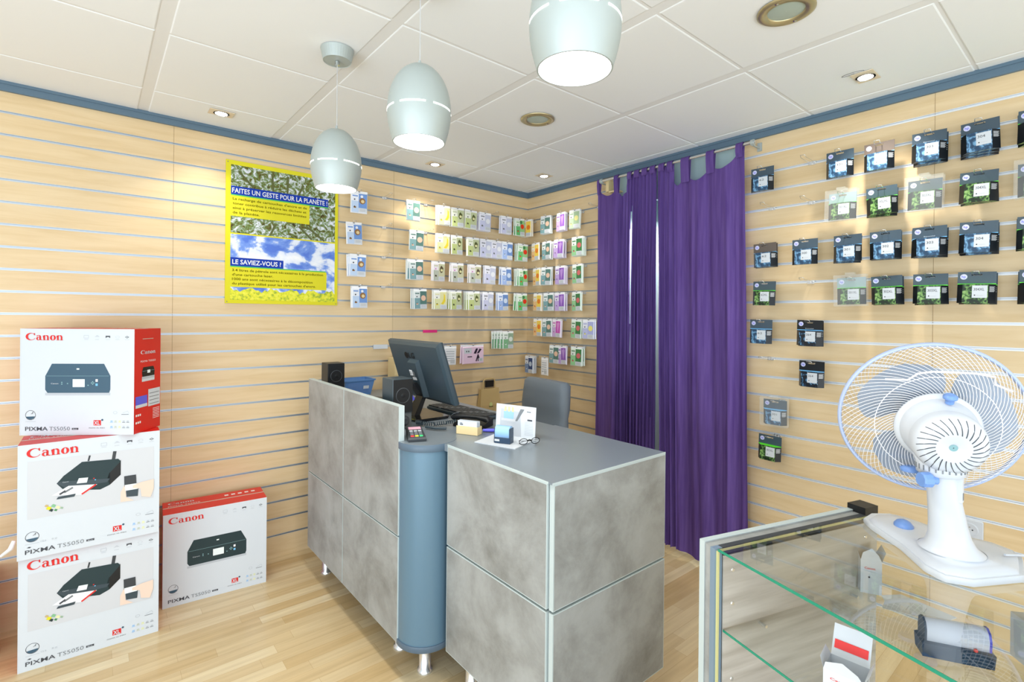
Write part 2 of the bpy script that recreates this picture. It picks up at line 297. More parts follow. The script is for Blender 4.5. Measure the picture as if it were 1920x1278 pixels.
# ---------------------------------------------------------------- ceiling spots
def spot(loc, label, tgt, watt, plate=True):
    t = thing('ceiling_spotlight', label, 'spotlight', (loc[0], loc[1], H-.004), 0, 'recessed ceiling spotlights')
    m_ = MB()
    m_.box((-.055, -.04, -.003), (.055, .04, 0), 'spot_plate'); m_.build('mounting_plate', t)
    m_ = MB(); m_.lathe([(.036, -.006), (.036, -.003), (.028, -.003), (.028, -.006)], 'chrome', 24, cap=False); m_.build('trim_ring', t)
    m_ = MB(); m_.lathe([(.001, -.0075), (.02, -.0072), (.028, -.0045)], 'spot_on', 20, cap=False); m_.build('bulb', t)
    d = bpy.data.lights.new('spot_beam', 'SPOT'); d.energy = watt; d.spot_size = R_(95); d.spot_blend = .8; d.shadow_soft_size = .03; d.color = (1, .94, .84)
    o = bpy.data.objects.new('spot_beam', d); C.objects.link(o); o.parent = t; o.location = (0, 0, -.03)
    o.rotation_euler = (V(tgt)-V((loc[0], loc[1], H))).to_track_quat('-Z', 'Y').to_euler()
spot((-2.302, -.251), 'small square recessed spotlight glowing above the yellow poster', (-2.42, -.12, 1.4), 13)
spot((-1.026, -.217), 'small square recessed spotlight above the pouches at the computer screen', (-1.0, -.08, 1.3), 22)
spot((-.282, -.495), 'brightest star-like ceiling spotlight near the corner of the room', (-.25, -.45, 1.0), 18)
spot((-.304, -2.49), 'square recessed spotlight with loose wire above the dark cartridge packs', (-.12, -2.5, 1.3), 30)
m_ = MB(); m_.tube([(-.304+.02*cos(a)-.09, -2.47+.04*sin(a), H-.008-.01*sin(a*.5)) for a in [i*.5 for i in range(11)]], .0012, 'mid_grey', 5)
tag(m_.build('loose_wire'), 'thin loose wire curling out of the ceiling beside a spotlight', 'wire')
for (x, y), lb in (((-1.034, -2.47), 'round unlit downlight cut by the top edge of the photo'), ((-1.029, -1.244), 'round unlit downlight between the pendants and the curtain')):
    t = thing('round_downlight', lb, 'ceiling light', (x, y, H-.004), 0, 'unlit round downlights')
    m_ = MB(); m_.lathe([(.088, 0), (.088, -.004), (.08, -.008), (.058, -.006), (.056, -.001)], 'brass_ring', 40, cap=False)
    for a in (0, pi): m_.lathe([(.006, -.0085), (.001, -.0105)], 'chrome', 10, T3(.07*cos(a), .07*sin(a), 0))
    m_.build('outer_ring', t)
    m_ = MB(); m_.lathe([(.001, -.0035), (.03, -.0035), (.057, -.001)], 'lamp_glass', 32, cap=False); m_.build('lens', t)
# ---------------------------------------------------------------- pendants
def pendant(x, y, zb, label):
    t = thing('pendant_lamp', label, 'pendant lamp', (x, y, zb), R_(20), 'row of egg-shaped pendant lamps')
    hh = .232; rm = .0940
    prof = []
    for i in range(25):
        u = i/24; z = u*hh
        # egg: opening at bottom r=.074, widest at 42 % of the height
        if u < .38: r = .077+(rm-.077)*sin(u/.38*pi/2)
        else: q = (u-.38)/.62; r = rm*sqrt(max(0, 1-q**2.15))
        prof.append((max(r, .006), z))
    sh = MB(); sh.lathe(prof, 'satin', 48, cap=False); sh.lathe([(r-.0025, z) for r, z in prof][:-1], 'white_plastic', 48, cap=False)
    sh.lathe([(.0775, 0), (.0742, 0)], 'satin', 48, cap=False); so = sh.build('lamp_shade', t)
    sl = MB(); zz = hh*.385; rr = rm+.0005
    for k in range(6):
        a0 = 2*pi*k/6+.1; pts = [(a0+(.80)*i/10) for i in range(11)]
        vs_ = [(rr*cos(a), rr*sin(a), zz-.0022) for a in pts]+[(rr*cos(a), rr*sin(a), zz+.0022) for a in pts]
        sl.add(vs_, [(i, i+1, 12+i, 11+i) for i in range(10)], 'lamp_slot', True)
    sl.build('light_slot', so)
    b = MB(); b.lathe([(.001, .018), (.05, .014), (.0752, .016)], 'lamp_on', 32, cap=False); b.build('bulb', t)
    cd = MB(); cd.tube([(0, 0, hh-.003), (.001, 0, hh+.012), (0, 0, H-zb-.03)], .0013, 'light_grey', 6); cd.lathe([(.006, hh-.004), (.004, hh+.012)], 'satin', 12); cd.build('cord', t)
    cn = MB(); z1 = H-.004-zb; cn.lathe([(.050, z1-.042), (.052, z1-.044), (.062, z1)], 'satin', 36, sm=False); cn.lathe([(.009, z1-.058), (.009, z1-.044)], 'chrome', 14); cn.build('ceiling_canopy', t)
    d = bpy.data.lights.new('pendant_light', 'SPOT'); d.energy = 26; d.spot_size = R_(140); d.spot_blend = .5; d.shadow_soft_size = .06; d.color = (1, .97, .92)
    o = bpy.data.objects.new('pendant_light', d); C.objects.link(o); o.parent = t; o.location = (0, 0, .01)
pendant(-2.077, -1.245, 1.925, 'farthest and smallest of the three silver egg-shaped pendant lamps')
pendant(-2.052, -1.848, 1.955, 'middle silver egg-shaped pendant lamp hanging between the other two')
pendant(-2.043, -2.475, 1.945, 'nearest silver egg-shaped pendant lamp cut by the top edge')
# ---------------------------------------------------------------- poster
def poster():
    W, Hh = .63, .80; x0, z0 = -2.236, 1.497
    mb = MB(); mb.box((0, -.006, 0), (W, 0, Hh), 'yellow'); F = Face(mb, (0, -.006, 0), (1, 0, 0), (0, 0, 1), W, Hh, .0004)
    F.rect(.04, .495, .97, .97, 'poster_trees'); F.rect(.04, .025, .97, .485, 'poster_sky')
    F.rect(.04, .763, .90, .822, 'poster_blue', 2); F.rect(.04, .755, .90, .763, 'green_line', 2); F.rect(.04, .612, .72, .755, 'yellow', 2)
    F.text('FAITES UN GESTE POUR LA PLANÈTE !', .05, .775, w=.84, ch=.034, mt='white_paper', bold=.012, k=3)
    for i, (s, w_) in enumerate((("La recharge de cartouches d'encre et de", .64), ("toner contribue à réduire les déchets et", .635), ("ainsi à préserver les ressources limitées", .635), ("de la planète.", .22))):
        F.text(s, .055, .725-i*.032, w=w_, ch=.017, mt='olive_text', bold=.012, k=3)
    F.rect(.04, .262, .485, .322, 'poster_blue', 2); F.rect(.04, .254, .88, .262, 'green_line', 2); F.rect(.04, .115, .89, .254, 'yellow', 2)
    F.text('LE SAVIEZ-VOUS ?', .055, .276, w=.41, ch=.032, mt='white_paper', bold=.02, k=3)
    for i, (s, w_) in enumerate((('3.4 litres de pétrole sont nécessaires à la production', .80), ("d'une cartouche laser.", .34), ('1000 ans sont nécessaires à la décomposition', .70), ("du plastique utilisé pour les cartouches d'encre.", .73))):
        F.text(s, .055, .225-i*.031, w=w_, ch=.017, mt='olive_text', bold=.012, k=3)
    top = [(.97-.93*i/36, .085+.02*abs(sin(i*1.7))+.012*sin(i*.9)) for i in range(37)]
    for a, b in zip(top, top[1:]): F.poly([(b[0], .025), (a[0], .025), a, b], 'poster_flowers', 1.5)
    rnd = random.Random(4)
    for (x, y, l, a) in ((.1, .93, .16, -40), (.38, .95, .14, -85), (.52, .95, .17, -92), (.66, .9, .12, -120), (.37, .505, .09, 62), (.62, .59, .16, -40), (.70, .59, .2, -36)):
        dx, dy = cos(R_(a))*l, sin(R_(a))*l; F.line([(x, y), (min(max(x+dx, .05), .96), max(y+dy, .5))], .012, 'pk_lime_d', 1.5)
    for p in ((.015, .985), (.985, .985), (.015, .012), (.985, .012)): F.disc(*p, .005, 'mid_grey', 2, 8)
    tag(mb.build('recycling_poster', None, (x0, -.002, z0)), 'yellow poster with tree and sky photos on the left slat wall', 'poster')
poster()
# ---------------------------------------------------------------- printer boxes
BW, BH, BD = .460, .455, .20
def icons(F, y, s=.9):
    for i, x in enumerate((.575, .67, .765, .85, .935)):
        m_ = ('pale_print', 'pale_print', 'text_dark', 'pale_print', 'mid_grey')[i]
        if i == 0: F.line([(x-.02, y+.015), (x+.02, y+.015), (x+.02, y-.012), (x-.02, y-.012), (x-.02, y+.015)], .0016, m_)
        elif i == 1:
            for k in (1, 2): F.line([(x-.01*k, y), (x, y+.008*k), (x+.01*k, y)], .0016, m_)
        elif i == 2: F.rect(x-.02, y, x+.02, y+.012, m_); F.rect(x-.02, y-.008, x-.012, y, m_); F.rect(x+.012, y-.008, x+.02, y, m_)
        elif i == 3: F.ring(x, y, .018, .14, m_, ry=.012)
        else: F.poly([(x-.02, y), (x, y-.012), (x+.02, y), (x, y+.012)], m_); F.poly([(x-.008, y), (x, y-.005), (x+.008, y), (x, y+.005)], 'white_card', 2)
        F.rect(x-.018, y-.026, x+.018, y-.022, 'pale_print')
def front_common(F):
    F.ring(.095, .19, .045, .08, 'text_dark'); F.poly([(.095+.04*cos(t), .19+.04*F.w/F.h*sin(t)) for t in [pi+pi*i/10+.35 for i in range(9)]], 'printer_blue', 2)
    F.line([(.1, .2), (.118, .22), (.112, .2)], .0012, 'text_dark', 2); F.rect(.05, .128, .14, .132, 'pale_print')
    F.text('PIXMA', .05, .045, w=.195, ch=.036, mt='text_dark', bold=.01); F.text('TS5050', .258, .045, w=.18, ch=.036, mt='mid_grey', bold=-.005)
    F.rect(.455, .05, .512, .068, 'text_dark'); F.text('Black', .466, .054, w=.035, ch=.010, mt='white_card', k=3)
    F.rect(.645, .09, .71, .14, 'logo_red'); F.text('XL', .65, .097, w=.052, ch=.036, mt='white_card', bold=.02, k=3); F.disc(.722, .142, .009, 'printer_blue', 2)
    F.text('PIXMA XL INKS', .605, .062, w=.14, ch=.010, mt='mid_grey')
    F.ring(.835, .21, .018, .2, 'pale_print', ry=.014); F.line([(.9, .205), (.945, .225), (.955, .205)], .0016, 'pale_print'); F.rect(.89, .19, .955, .195, 'mid_grey')
    for r in range(2):
        for i, mt_ in enumerate(('light_blue_pr', 'pk_rose_b', 'pk_lemon_b', 'mid_grey', 'mid_grey')):
            x = .79+i*.036; y = .115-r*.052; F.rect(x, y, x+.026, y+.005, mt_); F.rect(x+.004, y+.008, x+.022, y+.02, mt_ if i < 3 else 'pale_print')
def printer_front(F, cx, cy, w_, mt_, screen=True):
    # frontal printer with trapezoid lid
    h_ = w_*.50*F.w/F.h*.95; x0, x1 = cx-w_/2, cx+w_/2; yb = cy-h_/2; ym = yb+h_*.58; yt = cy+h_/2
    F.poly([(x0+.02, yb), (x1-.01, yb), (x1, yb+.03), (x1, ym), (x0, ym), (x0, yb+.03)], mt_); F.poly([(x0, ym), (x1, ym), (x1-w_*.1, yt), (x0+w_*.1, yt)], mt_)
    F.line([(x0+.01, ym), (x1-.01, ym)], .0012, 'pk_teal_b', 2)
    if screen:
        F.rect(cx-.045, yb+h_*.2, cx+.06, yb+h_*.47, 'screen_white', 2); F.text('Canon', x0+.05, yb+h_*.3, w=.065, ch=.012, mt='white_card')
        for a, b in ((-.14, .36), (-.14, .3), (-.09, .32), (.12, .34), (.13, .38), (.14, .34), (.13, .30), (.09, .26)): F.disc(cx+a, yb+h_*b, .006, 'pk_teal_b', 2, 8)
        F.rect(x1-.13, yb+h_*.38, x1-.11, yb+h_*.47, 'pk_rose_a', 2); F.rect(x1-.13, yb+h_*.24, x1-.11, yb+h_*.32, 'stripe_blue', 2)
        F.rect(cx-.012, yt-.05*F.w/F.h-.005, cx+.012, yt-.05*F.w/F.h+.008, 'pk_teal_a', 2)
    for k in range(4): F.rect(x0, yb-.012*(k+1), x1, yb-.012*k, 'pale_print' if k < 2 else 'white_card', .5)
def printer_box(style, label, loc, rz, dims=(BW, BD, BH)):
    w_, d_, h_ = dims
    t = thing('printer_box', label, 'box', loc, rz, 'cartons of inkjet printers')
    mb = MB(); mb.box((0, 0, 0), (w_, d_, h_), ('box_red', 'box_red', 'white_card', 'box_red', 'box_red', 'box_red')); mb.box((0, -.0004, 0), (.004, .0, h_), 'white_card')
    mb.box((0, d_*.48, h_), (w_, d_*.52, h_+.0006), 'pk_rose_b')
    F = Face(mb, (0, 0, 0), (1, 0, 0), (0, 0, 1), w_, h_); icons(F, .925); front_common(F)
    if style == 'A':
        F.canon(.048, .892, .325, .066, 'logo_red'); printer_front(F, .505, .535, .57, 'printer_blue' if style == 'A' and 'topmost' in label else 'printer_dark')
    else:
        F.canon(.055, .885, .345, .078, 'logo_red')
        F.rect(.062, .345, .955, .85, 'pk_white_d')
        # printer seen from the front left
        F.poly([(.25, .625), (.30, .555), (.55, .51), (.62, .54), (.62, .66), (.30, .69)], 'printer_dark', 2); F.poly([(.62, .54), (.70, .62), (.70, .76), (.62, .67), (.60, .60)], 'black', 2)
        F.poly([(.29, .68), (.62, .655), (.70, .75), (.68, .775), (.42, .79)], 'printer_dark', 2.5); F.poly([(.25, .625), (.27, .64), (.62, .60), (.60, .57), (.31, .575)], 'dark_teal', 3)
        F.poly([(.385, .60), (.455, .595), (.465, .64), (.40, .645)], 'screen_white', 4); F.text('Canon', .29, .625, w=.04, ch=.009, mt='white_card', k=4)
        F.rect(.50, .62, .51, .628, 'logo_red', 4); F.rect(.51, .605, .52, .613, 'stripe_blue', 4)
        F.line([(.465, .79), (.475, .84)], .006, 'dark_grey', 2); F.line([(.645, .775), (.655, .85)], .012, 'dark_grey', 2)
        F.poly([(.22, .525), (.42, .49), (.53, .565), (.33, .59)], 'white_paper', 4); F.line([(.42, .495), (.52, .565)], .006, 'logo_red', 5); F.line([(.30, .535), (.36, .57)], .007, 'mid_grey', 5); F.line([(.27, .525), (.31, .55)], .007, 'text_dark', 5)
        F.poly([(.25, .485), (.37, .485), (.38, .51), (.26, .505)], 'dark_teal', 5)
        for (a, b, r, k) in ((.20, .415, .02, 'yellow'), (.23, .43, .018, 'pk_leaf_b'), (.215, .395, .016, 'printer_dark'), (.26, .41, .018, 'pk_lemon_b'), (.245, .39, .012, 'pk_berry_c'), (.185, .44, .014, 'kraft'), (.285, .40, .012, 'pk_leaf_c')):
            F.poly([(a-r, b), (a+r*.4, b-r*.9), (a+r, b+r*.3), (a-r*.2, b+r)], k, 3)
        F.poly([(.70, .36), (.70, .45), (.735, .53), (.74, .40), (.80, .355)], 'skin_print', 3); F.poly([(.955, .44), (.955, .53), (.86, .52), (.79, .50), (.79, .475), (.85, .46), (.86, .38), (.93, .36)], 'skin_print', 5)
        F.poly([(.728, .50), (.82, .50), (.815, .60), (.725, .60)], 'dark_grey', 4); F.poly([(.735, .46), (.83, .46), (.82, .515), (.73, .515)], 'screen_white', 4.5); F.poly([(.745, .40), (.83, .39), (.835, .465), (.74, .465)], 'dark_teal', 4)
        for i, tx in enumerate(('12.6', '9.0')): F.text(tx, .15+.07*i, .13, w=.035, ch=.016, mt='pale_print')
        F.poly([(.06, .10), (.08, .095), (.09, .102), (.075, .108)], 'text_dark')
    # right side and top prints
    G = Face(mb, (w_, 0, 0), (0, 1, 0), (0, 0, 1), d_, h_)
    G.canon(.22, .755, .56, .036, 'white_card'); G.text('PIXMA TS5050', .22, .675, w=.57, ch=.018, mt='pk_rose_a')
    printer_front(G, .52, .58, .48, 'black', False); G.rect(.47, .565, .58, .595, 'screen_white', 3); G.k = 1
    G.rect(.05, .24, .48, .35, 'violet_blue'); G.rect(.05, .24, .48, .27, 'white_card', 2); G.rect(.52, .23, .98, .40, 'white_card')
    for i in range(4): G.rect(.56, .25+.035*i, .94, .256+.035*i, 'mid_grey', 2)
    for i in range(3): G.rect(.06+.07*i, .16, .11+.07*i, .18, 'pk_rose_a'); G.rect(.06+.07*i, .09, .11+.07*i, .11, 'pk_rose_a')
    for i in range(7): G.rect(.7, .10+.016*i, .96, .105+.016*i, 'pk_rose_a')
    K = Face(mb, (0, 0, h_), (1, 0, 0), (0, 1, 0), w_, d_); K.canon(.05, .72, .25, .14, 'white_card'); K.text('PIXMA TS5050', .05, .55, w=.3, ch=.07, mt='pk_rose_a')
    for i in range(5): K.rect(.6+.07*i, .7, .64+.07*i, .8, 'pk_rose_a')
    mb.build('carton', t)
    hm = MB(); hm.box((w_, d_*.3, h_*.90), (w_+.0008, d_*.7, h_*.905), 'pk_rose_b'); hm.build('handle_slot', t)
    return t
printer_box('B', 'white and red printer carton on the floor, bottom of the stack of three', (-3.023, -.405, 0), R_(-1.5))
printer_box('B', 'white and red printer carton in the middle of the stack of three', (-3.025, -.428, .4562), R_(-.5))
printer_box('A', 'topmost printer carton of the stack, turned to show its red side', (-3.038, -.205, .9124), R_(-35), (BW, .185, BH))
printer_box('A', 'single printer carton standing alone on the floor beside the stack', (-2.532, -.228, 0), R_(-4.2))
m_ = MB(); m_.box((-.30, -.2, 0), (0, 0, .315), ('box_red', 'white_card', 'box_red', 'box_red', 'box_red', 'box_red')); m_.box((-.3, -.2, .3155), (0, 0, .3165), 'light_blue_pr'); tag(m_.build('product_carton', None, (-3.125, -.02, 0)), 'dark red carton on the floor cut by the left edge', 'box')
m_ = MB(); m_.poly = None
m_.loft([[(0, .0, 0), (.012, .0, -.004), (.012, .004, -.004), (0, .004, 0)], [(-.012, 0, -.03), (.004, 0, -.035), (.004, .006, -.035), (-.012, .006, -.03)], [(-.035, 0, -.05), (-.03, 0, -.058), (-.03, .006, -.058), (-.035, .006, -.05)]], 'white_paper'); tag(m_.build('plastic_strap', None, (-3.04, -.42, .54)), 'white torn strap end sticking out behind the middle carton', 'strap')
# ---------------------------------------------------------------- counter
ZC = .943
def panel(mb, a, b, mt='concrete', face=None): mb.box(a, b, mt)
def counter():
    t = thing('counter_front', 'tall concrete-look counter front of four panels beside the blue column', 'counter', (0, 0, 0))
    def slab(name, x0, x1, y0, y1, z0, z1):
        mb = MB(); e = .003; mb.box((x0, y0+e, z0+e), (x1, y1-e, z1-e), 'concrete')
        mb.box((x0+.001, y0, z0), (x1, y0+e, z1), 'edge_band'); mb.box((x0+.001, y1-e, z0), (x1, y1, z1), 'edge_band'); mb.box((x0+.001, y0+e, z1-e), (x1, y1-e, z1), 'edge_band'); mb.box((x0+.001, y0+e, z0), (x1, y1-e, z0+e), 'edge_band')
        return mb.build(name, t)
    X0, X1 = -1.870, -1.846
    for (y1, y0) in ((-.298, -.807), (-.811, -1.379)):
        slab('front_panel', X0, X1, y0, y1, .15, .566); slab('front_panel', X0, X1, y0, y1, .572, 1.082)
    mb = MB(); mb.box((-1.846, -1.36, .16), (-1.835, -.31, 1.06), 'dark_gap'); mb.build('backing_board', t)
    t = thing('desk_cabinet', 'grey desk cabinet behind the tall counter front, standing on steel legs', 'cabinet', (0, 0, 0))
    mb = MB(); mb.box((-1.80, -1.26, .16), (-1.19, -.32, .914), 'desk_top'); mb.build('cabinet_body', t)
    for x, y in ((-1.785, -.36), (-1.25, -.36), (-1.25, -1.2), (-1.76, -1.2)):
        mb = MB(); mb.lathe([(.031, 0), (.031, .012), (.024, .016), (.024, .15), (.03, .16)], 'steel', 28, T3(x, y, 0)); mb.build('leg', t)
    mb = MB(); mb.prism([(-1.834, -1.36), (-1.80, -1.48), (-1.743, -1.50), (-1.743, -1.5345), (-1.17, -1.5345), (-1.17, -.02), (-1.775, -.02), (-1.775, -.30), (-1.834, -.30)], .915, ZC-.0012, 'desk_top')
    tag(mb.build('worktop'), 'grey worktop behind the tall counter carrying the monitor and speakers', 'worktop')
    t = thing('counter_column', 'rounded blue column between the tall counter front and the low block', 'column', (-1.752, -1.395, 0))
    mb = MB(); r = .118
    mb.lathe([(r-.004, .165), (r-.004, .914)], 'column_blue', 64, None, cap=False); mb.build('curved_shell', t)
    mb = MB(); mb.lathe([(r, .9145), (r+.001, .917), (r+.001, ZC-.001), (r, ZC)], 'column_rim', 64, None, False); mb.lathe([(r, ZC), (.001, ZC)], 'desk_top', 64, None, False, False); mb.build('top_cap', t)
    mb = MB(); mb.lathe([(r, .145), (r+.001, .147), (r+.001, .166), (r, .168)], 'column_rim', 64); mb.build('base_ring', t)
    mb = MB(); mb.lathe([(.031, 0), (.031, .012), (.024, .016), (.024, .15), (.03, .16)], 'steel', 28); mb.build('leg', t)
counter()
def block():
    t = thing('end_counter_block', 'low concrete-look counter block nearest the camera with grey top', 'counter', (0, 0, 0))
    x0, x1, y0, y1 = -1.745, -1.168, -2.118, -1.538
    g = .0045
    def pan(name, side, a0, a1, z0, z1):
        mb = MB(); e = .0035
        if side == 'L': f = lambda u, d, z: (x0+d, u, z)
        else: f = lambda u, d, z: (u, y0+d, z)
        def bx(u0, u1, d0, d1, za, zb, m_):
            p = [f(u0, d0, za), f(u1, d1, zb)]; mb.box(tuple(min(p[0][i], p[1][i]) for i in range(3)), tuple(max(p[0][i], p[1][i]) for i in range(3)), m_)
        bx(a0+e, a1-e, 0, .018, z0+e, z1-e, 'concrete'); bx(a0, a0+e, .0006, .018, z0, z1, 'edge_band'); bx(a1-e, a1, .0006, .018, z0, z1, 'edge_band'); bx(a0+e, a1-e, .0006, .018, z1-e, z1, 'edge_band'); bx(a0+e, a1-e, .0006, .018, z0, z0+e, 'edge_band')
        mb.build(name, t)
    for z0, z1 in ((.15, .552), (.560, .938)):
        pan('left_panel', 'L', y0+.024, y1, z0, z1); pan('front_panel', 'F', x0+.006, x1, z0, z1)
    mb = MB(); mb.box((x0+.018, y0+.018, .16), (x1-.002, y1, .93), 'dark_gap'); mb.box((x1-.018, y0+.018, .15), (x1, y1+.02, .938), 'desk_top'); mb.build('cabinet_body', t)
    mb = MB(); mb.box((x0+.0015, y0+.002, .9385), (x1, y1, ZC+.0015), 'desk_top'); mb.box((x0, y0+.020, .9385), (x0+.0015, y1, ZC+.002), 'edge_band'); mb.box((x0, y0, .9385), (x1, y0+.002, ZC+.002), 'edge_band'); mb.build('top_board', t)
    for x, y in ((-1.665, -1.60), (-1.25, -1.6), (-1.665, -2.04), (-1.25, -2.04)):
        mb = MB(); mb.lathe([(.031, 0), (.031, .012), (.024, .016), (.024, .14), (.03, .15)], 'steel', 28, T3(x, y, 0)); mb.build('leg', t)
block()
# ---------------------------------------------------------------- things on the counter
def speaker(x, y, label, knob):
    t = thing('computer_speaker', label, 'speaker', (x, y, ZC), 0, 'pair of small computer speakers')
    b = MB(); b.rbox((-.048, -.05, .072), (.048, .055, .22), .004, 'black' if not knob else 'dark_teal'); b.rbox((-.047, -.044, 0), (.047, .055, .073), .004, 'speaker_grey'); cb = b.build('cabinet', t)
    g = MB(); T = T3(0, -.050, .148) @ Mx.Rotation(pi/2, 4, 'X')
    g.box((-.046, -.0512, .074), (.046, -.0502, .218), 'black'); g.lathe([(.034, .0012), (.032, .003), (.030, .0012)], 'dark_grey', 32, T, cap=False); g.lathe([(.030, .0016), (.012, .0014), (.004, .003)], 'black', 28, T); g.build('grille', t)
    if knob:
        k = MB(); T = T3(.012, -.044, .036) @ Mx.Rotation(pi/2, 4, 'X'); k.lathe([(.023, 0), (.022, .003), (.017, .003), (.016, .014), (.013, .016), (.004, .013)], 'dark_grey', 28, T); k.build('volume_knob', cb)
        k = MB(); k.lathe([(.0025, 0), (.001, .002)], 'led_green', 8, T3(-.026, -.0445, .03) @ Mx.Rotation(pi/2, 4, 'X')); k.build('power_light', cb)
speaker(-1.735, -.30, 'small black speaker peeking over the left end of the tall counter', False)
speaker(-1.760, -1.150, 'dark speaker with volume knob beside the computer screen', True)
def monitor():
    t = thing('computer_monitor', 'black computer monitor seen from behind, leaning on its stand', 'monitor', (-1.545, -.977, ZC))
    tilt = math.atan2(.094, .286)
    T = T3(.049, 0, .084) @ Mx.Rotation(-tilt, 4, 'Y')       # local: y along screen, z up, -x towards the back
    b = MB(); b.loft([[(.012, -.25, 0), (.012, .25, 0), (.012, .25, .302), (.012, -.25, .302)], [(.002, -.253, -.003), (.002, .253, -.003), (.002, .253, .305), (.002, -.253, .305)], [(-.014, -.25, 0), (-.014, .25, 0), (-.014, .25, .302), (-.014, -.25, .302)], [(-.022, -.235, .015), (-.022, .235, .015), (-.022, .235, .287), (-.022, -.235, .287)]], 'dark_teal', T, True, False)
    b.build('housing', t)
    sc = MB(); sc.box((.0122, -.238, .018), (.0126, .238, .29), 'black_gloss', T); sc.build('screen', t)
    F = MB(); f = Face(F, T @ V((-.0225, .235, .015)), T.to_3x3() @ V((0, -1, 0)), T.to_3x3() @ V((0, 0, 1)), .47, .272, .0008)
    f.disc(.35, .80, .040, 'black', 1, 20, .062); f.text('LG', .40, .755, w=.12, ch=.10, mt='black', bold=.02); F.build('logo', t)
    n = MB(); n.loft([[(-.023, -.045, .02), (-.023, .045, .02), (-.023, .045, .215), (-.023, -.045, .215)], [(-.05, -.038, .03), (-.05, .038, .03), (-.045, .04, .205), (-.045, -.04, .205)]], 'dark_teal', T, True, False)
    f = Face(n, T @ V((-.0485, .034, .115)), T.to_3x3() @ V((0, -1, 0)), T.to_3x3() @ V((0, 0, 1)), .066, .06, .0025)
    f.rect(.06, .42, .5, .9, 'white_paper'); f.rect(.56, .35, .75, .8, 'mid_grey'); f.rect(.3, .05, .9, .3, 'light_grey'); f.rect(.12, .55, .42, .6, 'text_dark', 2); f.rect(.12, .7, .42, .75, 'text_dark', 2)
    n.build('rear_cover', t)
    s = MB(); s.loft([[(-.055, -.035, .012), (-.055, .035, .012), (-.025, .035, .012), (-.025, -.035, .012)], [(-.01, -.032, .10), (-.01, .032, .10), (.012, .032, .10), (.012, -.032, .10)], [(-.06, -.032, .17), (-.06, .032, .17), (-.04, .032, .17), (-.04, -.032, .17)]], 'black', None, True, False); s.build('stand_neck', t)
    s = MB(); s.tube([(-.075, -.055, .098), (-.07, -.02, .105), (-.06, .02, .112)], [.009, .013, .008], 'violet_blue', 12); s.build('blue_clip', t)
    s = MB(); s.rbox((-.10, -.135, 0), (.09, .135, .012), .03, 'black_gloss'); s.build('stand_base', t)
monitor()
def keyboard():
    t = thing('keyboard', 'black keyboard lying on the desk under the monitor', 'keyboard', (-1.345, -1.04, ZC), R_(3))
    b = MB(); b.rbox((-.07, -.22, 0), (.07, .22, .016), .008, 'dark_teal'); b.build('base_plate', t)
    k = MB()
    for i in range(6):
        for j in range(19):
            k.box((-.062+i*.021, -.212+j*.0224, .016), (-.062+i*.021+.017, -.212+j*.0224+.019, .022), 'dark_grey' if (i+j) % 7 else 'mid_grey')
    ko = k.build('keys', t)
keyboard()
def telephone():
    t = thing('telephone', 'dark desk telephone with coiled cord behind the business card holder', 'telephone', (-1.475, -1.315, ZC), R_(-62))
    t.scale = (.86, .86, .72)
    b = MB(); b.loft([[(-.085, -.05, 0), (.095, -.05, 0), (.095, .06, 0), (-.085, .06, 0)], [(-.085, -.05, .014), (.095, -.05, .02), (.095, .06, .05), (-.085, .06, .045)]], 'black', None, True, False); b.build('base', t)
    h = MB(); h.tube([(-.10, -.02, .045), (-.088, -.02, .056), (-.03, -.02, .062), (.04, -.02, .062), (.098, -.02, .056), (.105, -.02, .042)], [.022, .023, .013, .013, .022, .018], 'black', 12)
    h.build('handset', t)
    l = MB(); l.quad((-.125, -.03, .045), (-.085, -.045, .079), (-.068, -.012, .082), (-.11, .0, .062), 'white_card'); l.build('paper_label', t)
    c = MB(); pts = []
    P0 = V((-1.535, -1.275, .962)); Pm = [V((-1.535, -1.275, .965)), V((-1.57, -1.245, .957)), V((-1.625, -1.235, .956)), V((-1.66, -1.19, .957)), V((-1.672, -1.16, .958))]
    Ti = (T3(*t.location) @ rotz(t.rotation_euler.z) @ Mx.Diagonal((.86, .86, .72, 1))).inverted()
    n = 150
    for i in range(n+1):
        u = i/n*(len(Pm)-1); k_ = min(int(u), len(Pm)-2); f_ = u-k_; p = Pm[k_].lerp(Pm[k_+1], f_); d = (Pm[k_+1]-Pm[k_]).normalized(); s = d.cross(V((0, 0, 1))); a = i*.9
        pts.append(Ti @ (p+s*.008*cos(a)+V((0, 0, .008*sin(a)))))
    c.tube(pts, .0026, 'dark_teal', 6); c.tube([Ti @ V((-1.675, -1.25, .953)), Ti @ V((-1.655, -1.30, .953)), Ti @ V((-1.62, -1.33, .953))], .008, 'dark_teal', 10); c.build('coiled_cord', t)
telephone()
